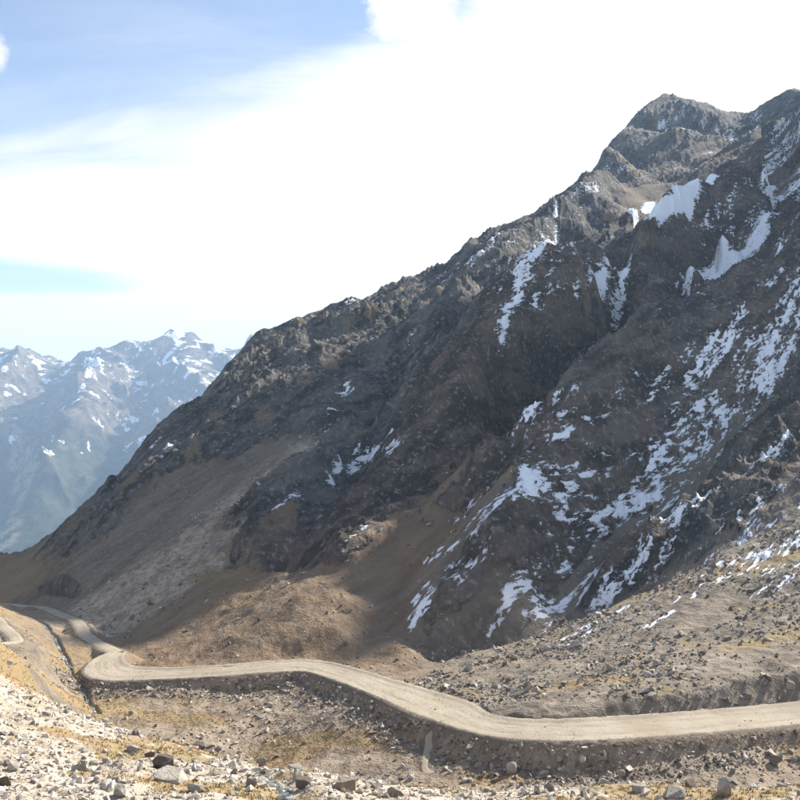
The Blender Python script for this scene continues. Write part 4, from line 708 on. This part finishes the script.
def bank_points(n):
    i = RNG.integers(6, len(road3)-14, n); t = RNG.random(n); c = road3[i]*(1-t[:, None])+road3[i+1]*t[:, None]; d = road3[i+1]-road3[i]
    d = d[:, :2]/np.linalg.norm(d[:, :2], axis=1)[:, None]; nrm = np.stack([-d[:, 1], d[:, 0]], 1)
    off = road_w[i]/2+RNG.uniform(.3, 5.5, n)**1.0
    x = c[:, 0]+nrm[:, 0]*off; y = c[:, 1]+nrm[:, 1]*off; z, _, _, rd = ground(x, y, True); k = rd > .25
    return x[k], y[k], z[k]
rubble(bank_points(6500), .13, .6, .55, .36, .2, 'broken stones tipped down the bank below the road')

rubble(on_road(1800), .05, .5, .18, .68, .15, 'loose gravel stones lying along the road and its edges', 'gravel')
# ---------------------------------------------------------------- single boulders
BSHAPES = {}
def boulder_mesh(seed):
    if seed in BSHAPES: return BSHAPES[seed]
    bm = hull_shape(500+seed, 15, .8); rng = random.Random(seed)
    bmesh.ops.bevel(bm, geom=list(bm.edges), offset=.09, segments=1, affect='EDGES', clamp_overlap=True)
    bmesh.ops.triangulate(bm, faces=bm.faces)
    bmesh.ops.subdivide_edges(bm, edges=[e for e in bm.edges if e.calc_length() > .45], cuts=1, use_grid_fill=True)
    for v in bm.verts:
        k = 1+.07*(rng.random()-.5)+.06*math.sin(v.co.x*5+seed)*math.cos(v.co.y*6+v.co.z*4); v.co *= k
    me = bpy.data.meshes.new('boulder'); bm.to_mesh(me); bm.free(); me.materials.append(M_BOULDER); BSHAPES[seed] = me; return me
def boulder(x, y, z, width, hr, tone, label, seed, group=None, rng=random):
    me = boulder_mesh(seed); o = bpy.data.objects.new('boulder', me); COL.objects.link(o)
    dx = max(v.co.x for v in me.vertices)-min(v.co.x for v in me.vertices); dz = max(v.co.z for v in me.vertices)-min(v.co.z for v in me.vertices)
    k = width/dx; kz = width*hr/dz*1.25
    o.scale = (k, k*rng.uniform(.75, 1), kz); o.rotation_euler = (rng.uniform(-.12, .12), rng.uniform(-.12, .12), rng.uniform(-.35, .35) if not group else rng.uniform(0, 6.28))
    o.location = (x, y, z+width*hr*.36); o.color = (tone, tone, tone, 1)
    return tag(o, label, 'boulder', group)
rb = random.Random(4)
hx = np.array([h[0] for h in HEROES]); hy = np.array([h[1] for h in HEROES]); hz = ground(hx, hy)
for (x, y, wd, hr, tone, lab, sd), z in zip(HEROES, hz): boulder(x, y, z, wd*.85, hr, tone, lab, sd, rng=rb)
def boulders(pts, s0, s1, tone, tsd, label, group):
    az0 = min(pts[0]/pts[1]); az1 = max(pts[0]/pts[1])+1e-6
    for x, y, z in zip(*pts):
        if np.min(np.hypot(hx-x, hy-y)) < 1.6: continue
        s = s0+(s1-s0)*rb.random()**2.2
        hr = rb.uniform(.45, .85); tn = min(1, max(.05, rb.gauss(tone, tsd)))
        look = ('big ' if s > s0+.45*(s1-s0) else 'small ' if s < s0+.1*(s1-s0) else '')+('dark brown ' if tn < .3 else 'grey ' if tn < .5 else 'pale ' if tn < .7 else 'whitish ')+('slab ' if hr < .57 else 'block ' if hr > .75 else 'boulder ')
        q = (x/y-az0)/(az1-az0); place = (' towards its left end', ' left of its middle', ' right of its middle', ' towards its right end')[min(3, max(0, int(q*4)))]
        boulder(x, y, z, s, hr, tn, look+label+place, 30+rb.randrange(14), group, rb)
def sub(p, cond): i = np.flatnonzero(cond(*p)); return tuple(a[i] for a in p)
fg = scatter(420, 50, 98, ['foreground_slope'], 1.3, -26, 26, grass_reject=.6)
lf = sub(fg, lambda x, y, z: x < -8); rt = sub(fg, lambda x, y, z: (x > 2) & (y < 75))
boulders(tuple(a[:95] for a in lf), .42, .95, .68, .17, 'in the lower left rubble field,', 'boulders in the lower left rubble field')
boulders(tuple(a[:55] for a in rt), .42, .95, .55, .2, 'on the near ledge at bottom right,', 'boulders on the near ledge')
boulders(scatter(55, 104, 122, ['valley_floor'], 1, 0, 25, 1.5), .5, 1.2, .58, .18, 'at the foot of the road bank,', 'boulders at the foot of the road bank')
boulders(scatter(32, 122, 160, ['valley_floor'], 1, -19, 0, 1.5), .45, 1.1, .5, .2, 'in the hollow below the bend,', 'boulders in the hollow below the bend')
boulders(scatter(36, 140, 200, ['moraine'], 1, 4, 26, 2), .6, 1.3, .5, .16, 'on the slope behind the road,', 'boulders on the slope behind the road')

# ---------------------------------------------------------------- dry grass
def tufts(pts, h0, label):
    x, y, z = pts; V, Fq = [], []; n = 0
    for a, b, c in zip(x, y, z):
        for k in range(6):
            t = RNG.uniform(0, 6.283); l = h0*RNG.uniform(.5, 1.2); ox, oy = RNG.normal(0, h0*.45, 2); s = h0*.16; lean = RNG.uniform(.1, .7)*l
            V += [(a+ox-s*math.sin(t), b+oy+s*math.cos(t), c-.03), (a+ox+s*math.sin(t), b+oy-s*math.cos(t), c-.03), (a+ox+lean*math.cos(t), b+oy+lean*math.sin(t), c+l)]
            Fq.append((n, n+1, n+2)); n += 3
    return tag(mesh_np('dry_grass', np.array(V), np.array(Fq), M_GRASS, smooth=False), label, 'grass', kind='stuff')
def grassy(n, r0, r1, regs):
    x, y, z = scatter(n*3, r0, r1, regs, 1.2); _, a, _ = BASE.sample(x, y); i = np.flatnonzero(grass_cover(x, y, a[:, 1]) > .5)[:n]; return x[i], y[i], z[i]
tufts(grassy(4200, 47, 105, ['foreground_slope']), .2, 'short dry orange grass between the near stones')
tufts(grassy(4000, 105, 190, ['valley_floor', 'hillside']), .22, 'short dry tan grass on the valley floor')

# ================================================================ air
bm = bmesh.new(); bmesh.ops.create_cube(bm, size=1)
for v in bm.verts: v.co = (v.co.x*21000-1500, 4200+v.co.y*10000, -250+v.co.z*1700)
hm = bpy.data.materials.new('haze'); hm.use_nodes = True; h = NT(hm.node_tree)
pv = h.n('ShaderNodeVolumePrincipled', ins={'Color': (.45, .64, .9, 1), 'Density': 1.05e-4, 'Anisotropy': .15})
h.n('ShaderNodeOutputMaterial', ins={1: pv.outputs[0]})
me = bpy.data.meshes.new('haze'); bm.to_mesh(me); bm.free(); me.materials.append(hm)
ho = bpy.data.objects.new('haze', me); COL.objects.link(ho); tag(ho, 'pale blue haze filling the valley air', 'haze', kind='stuff')
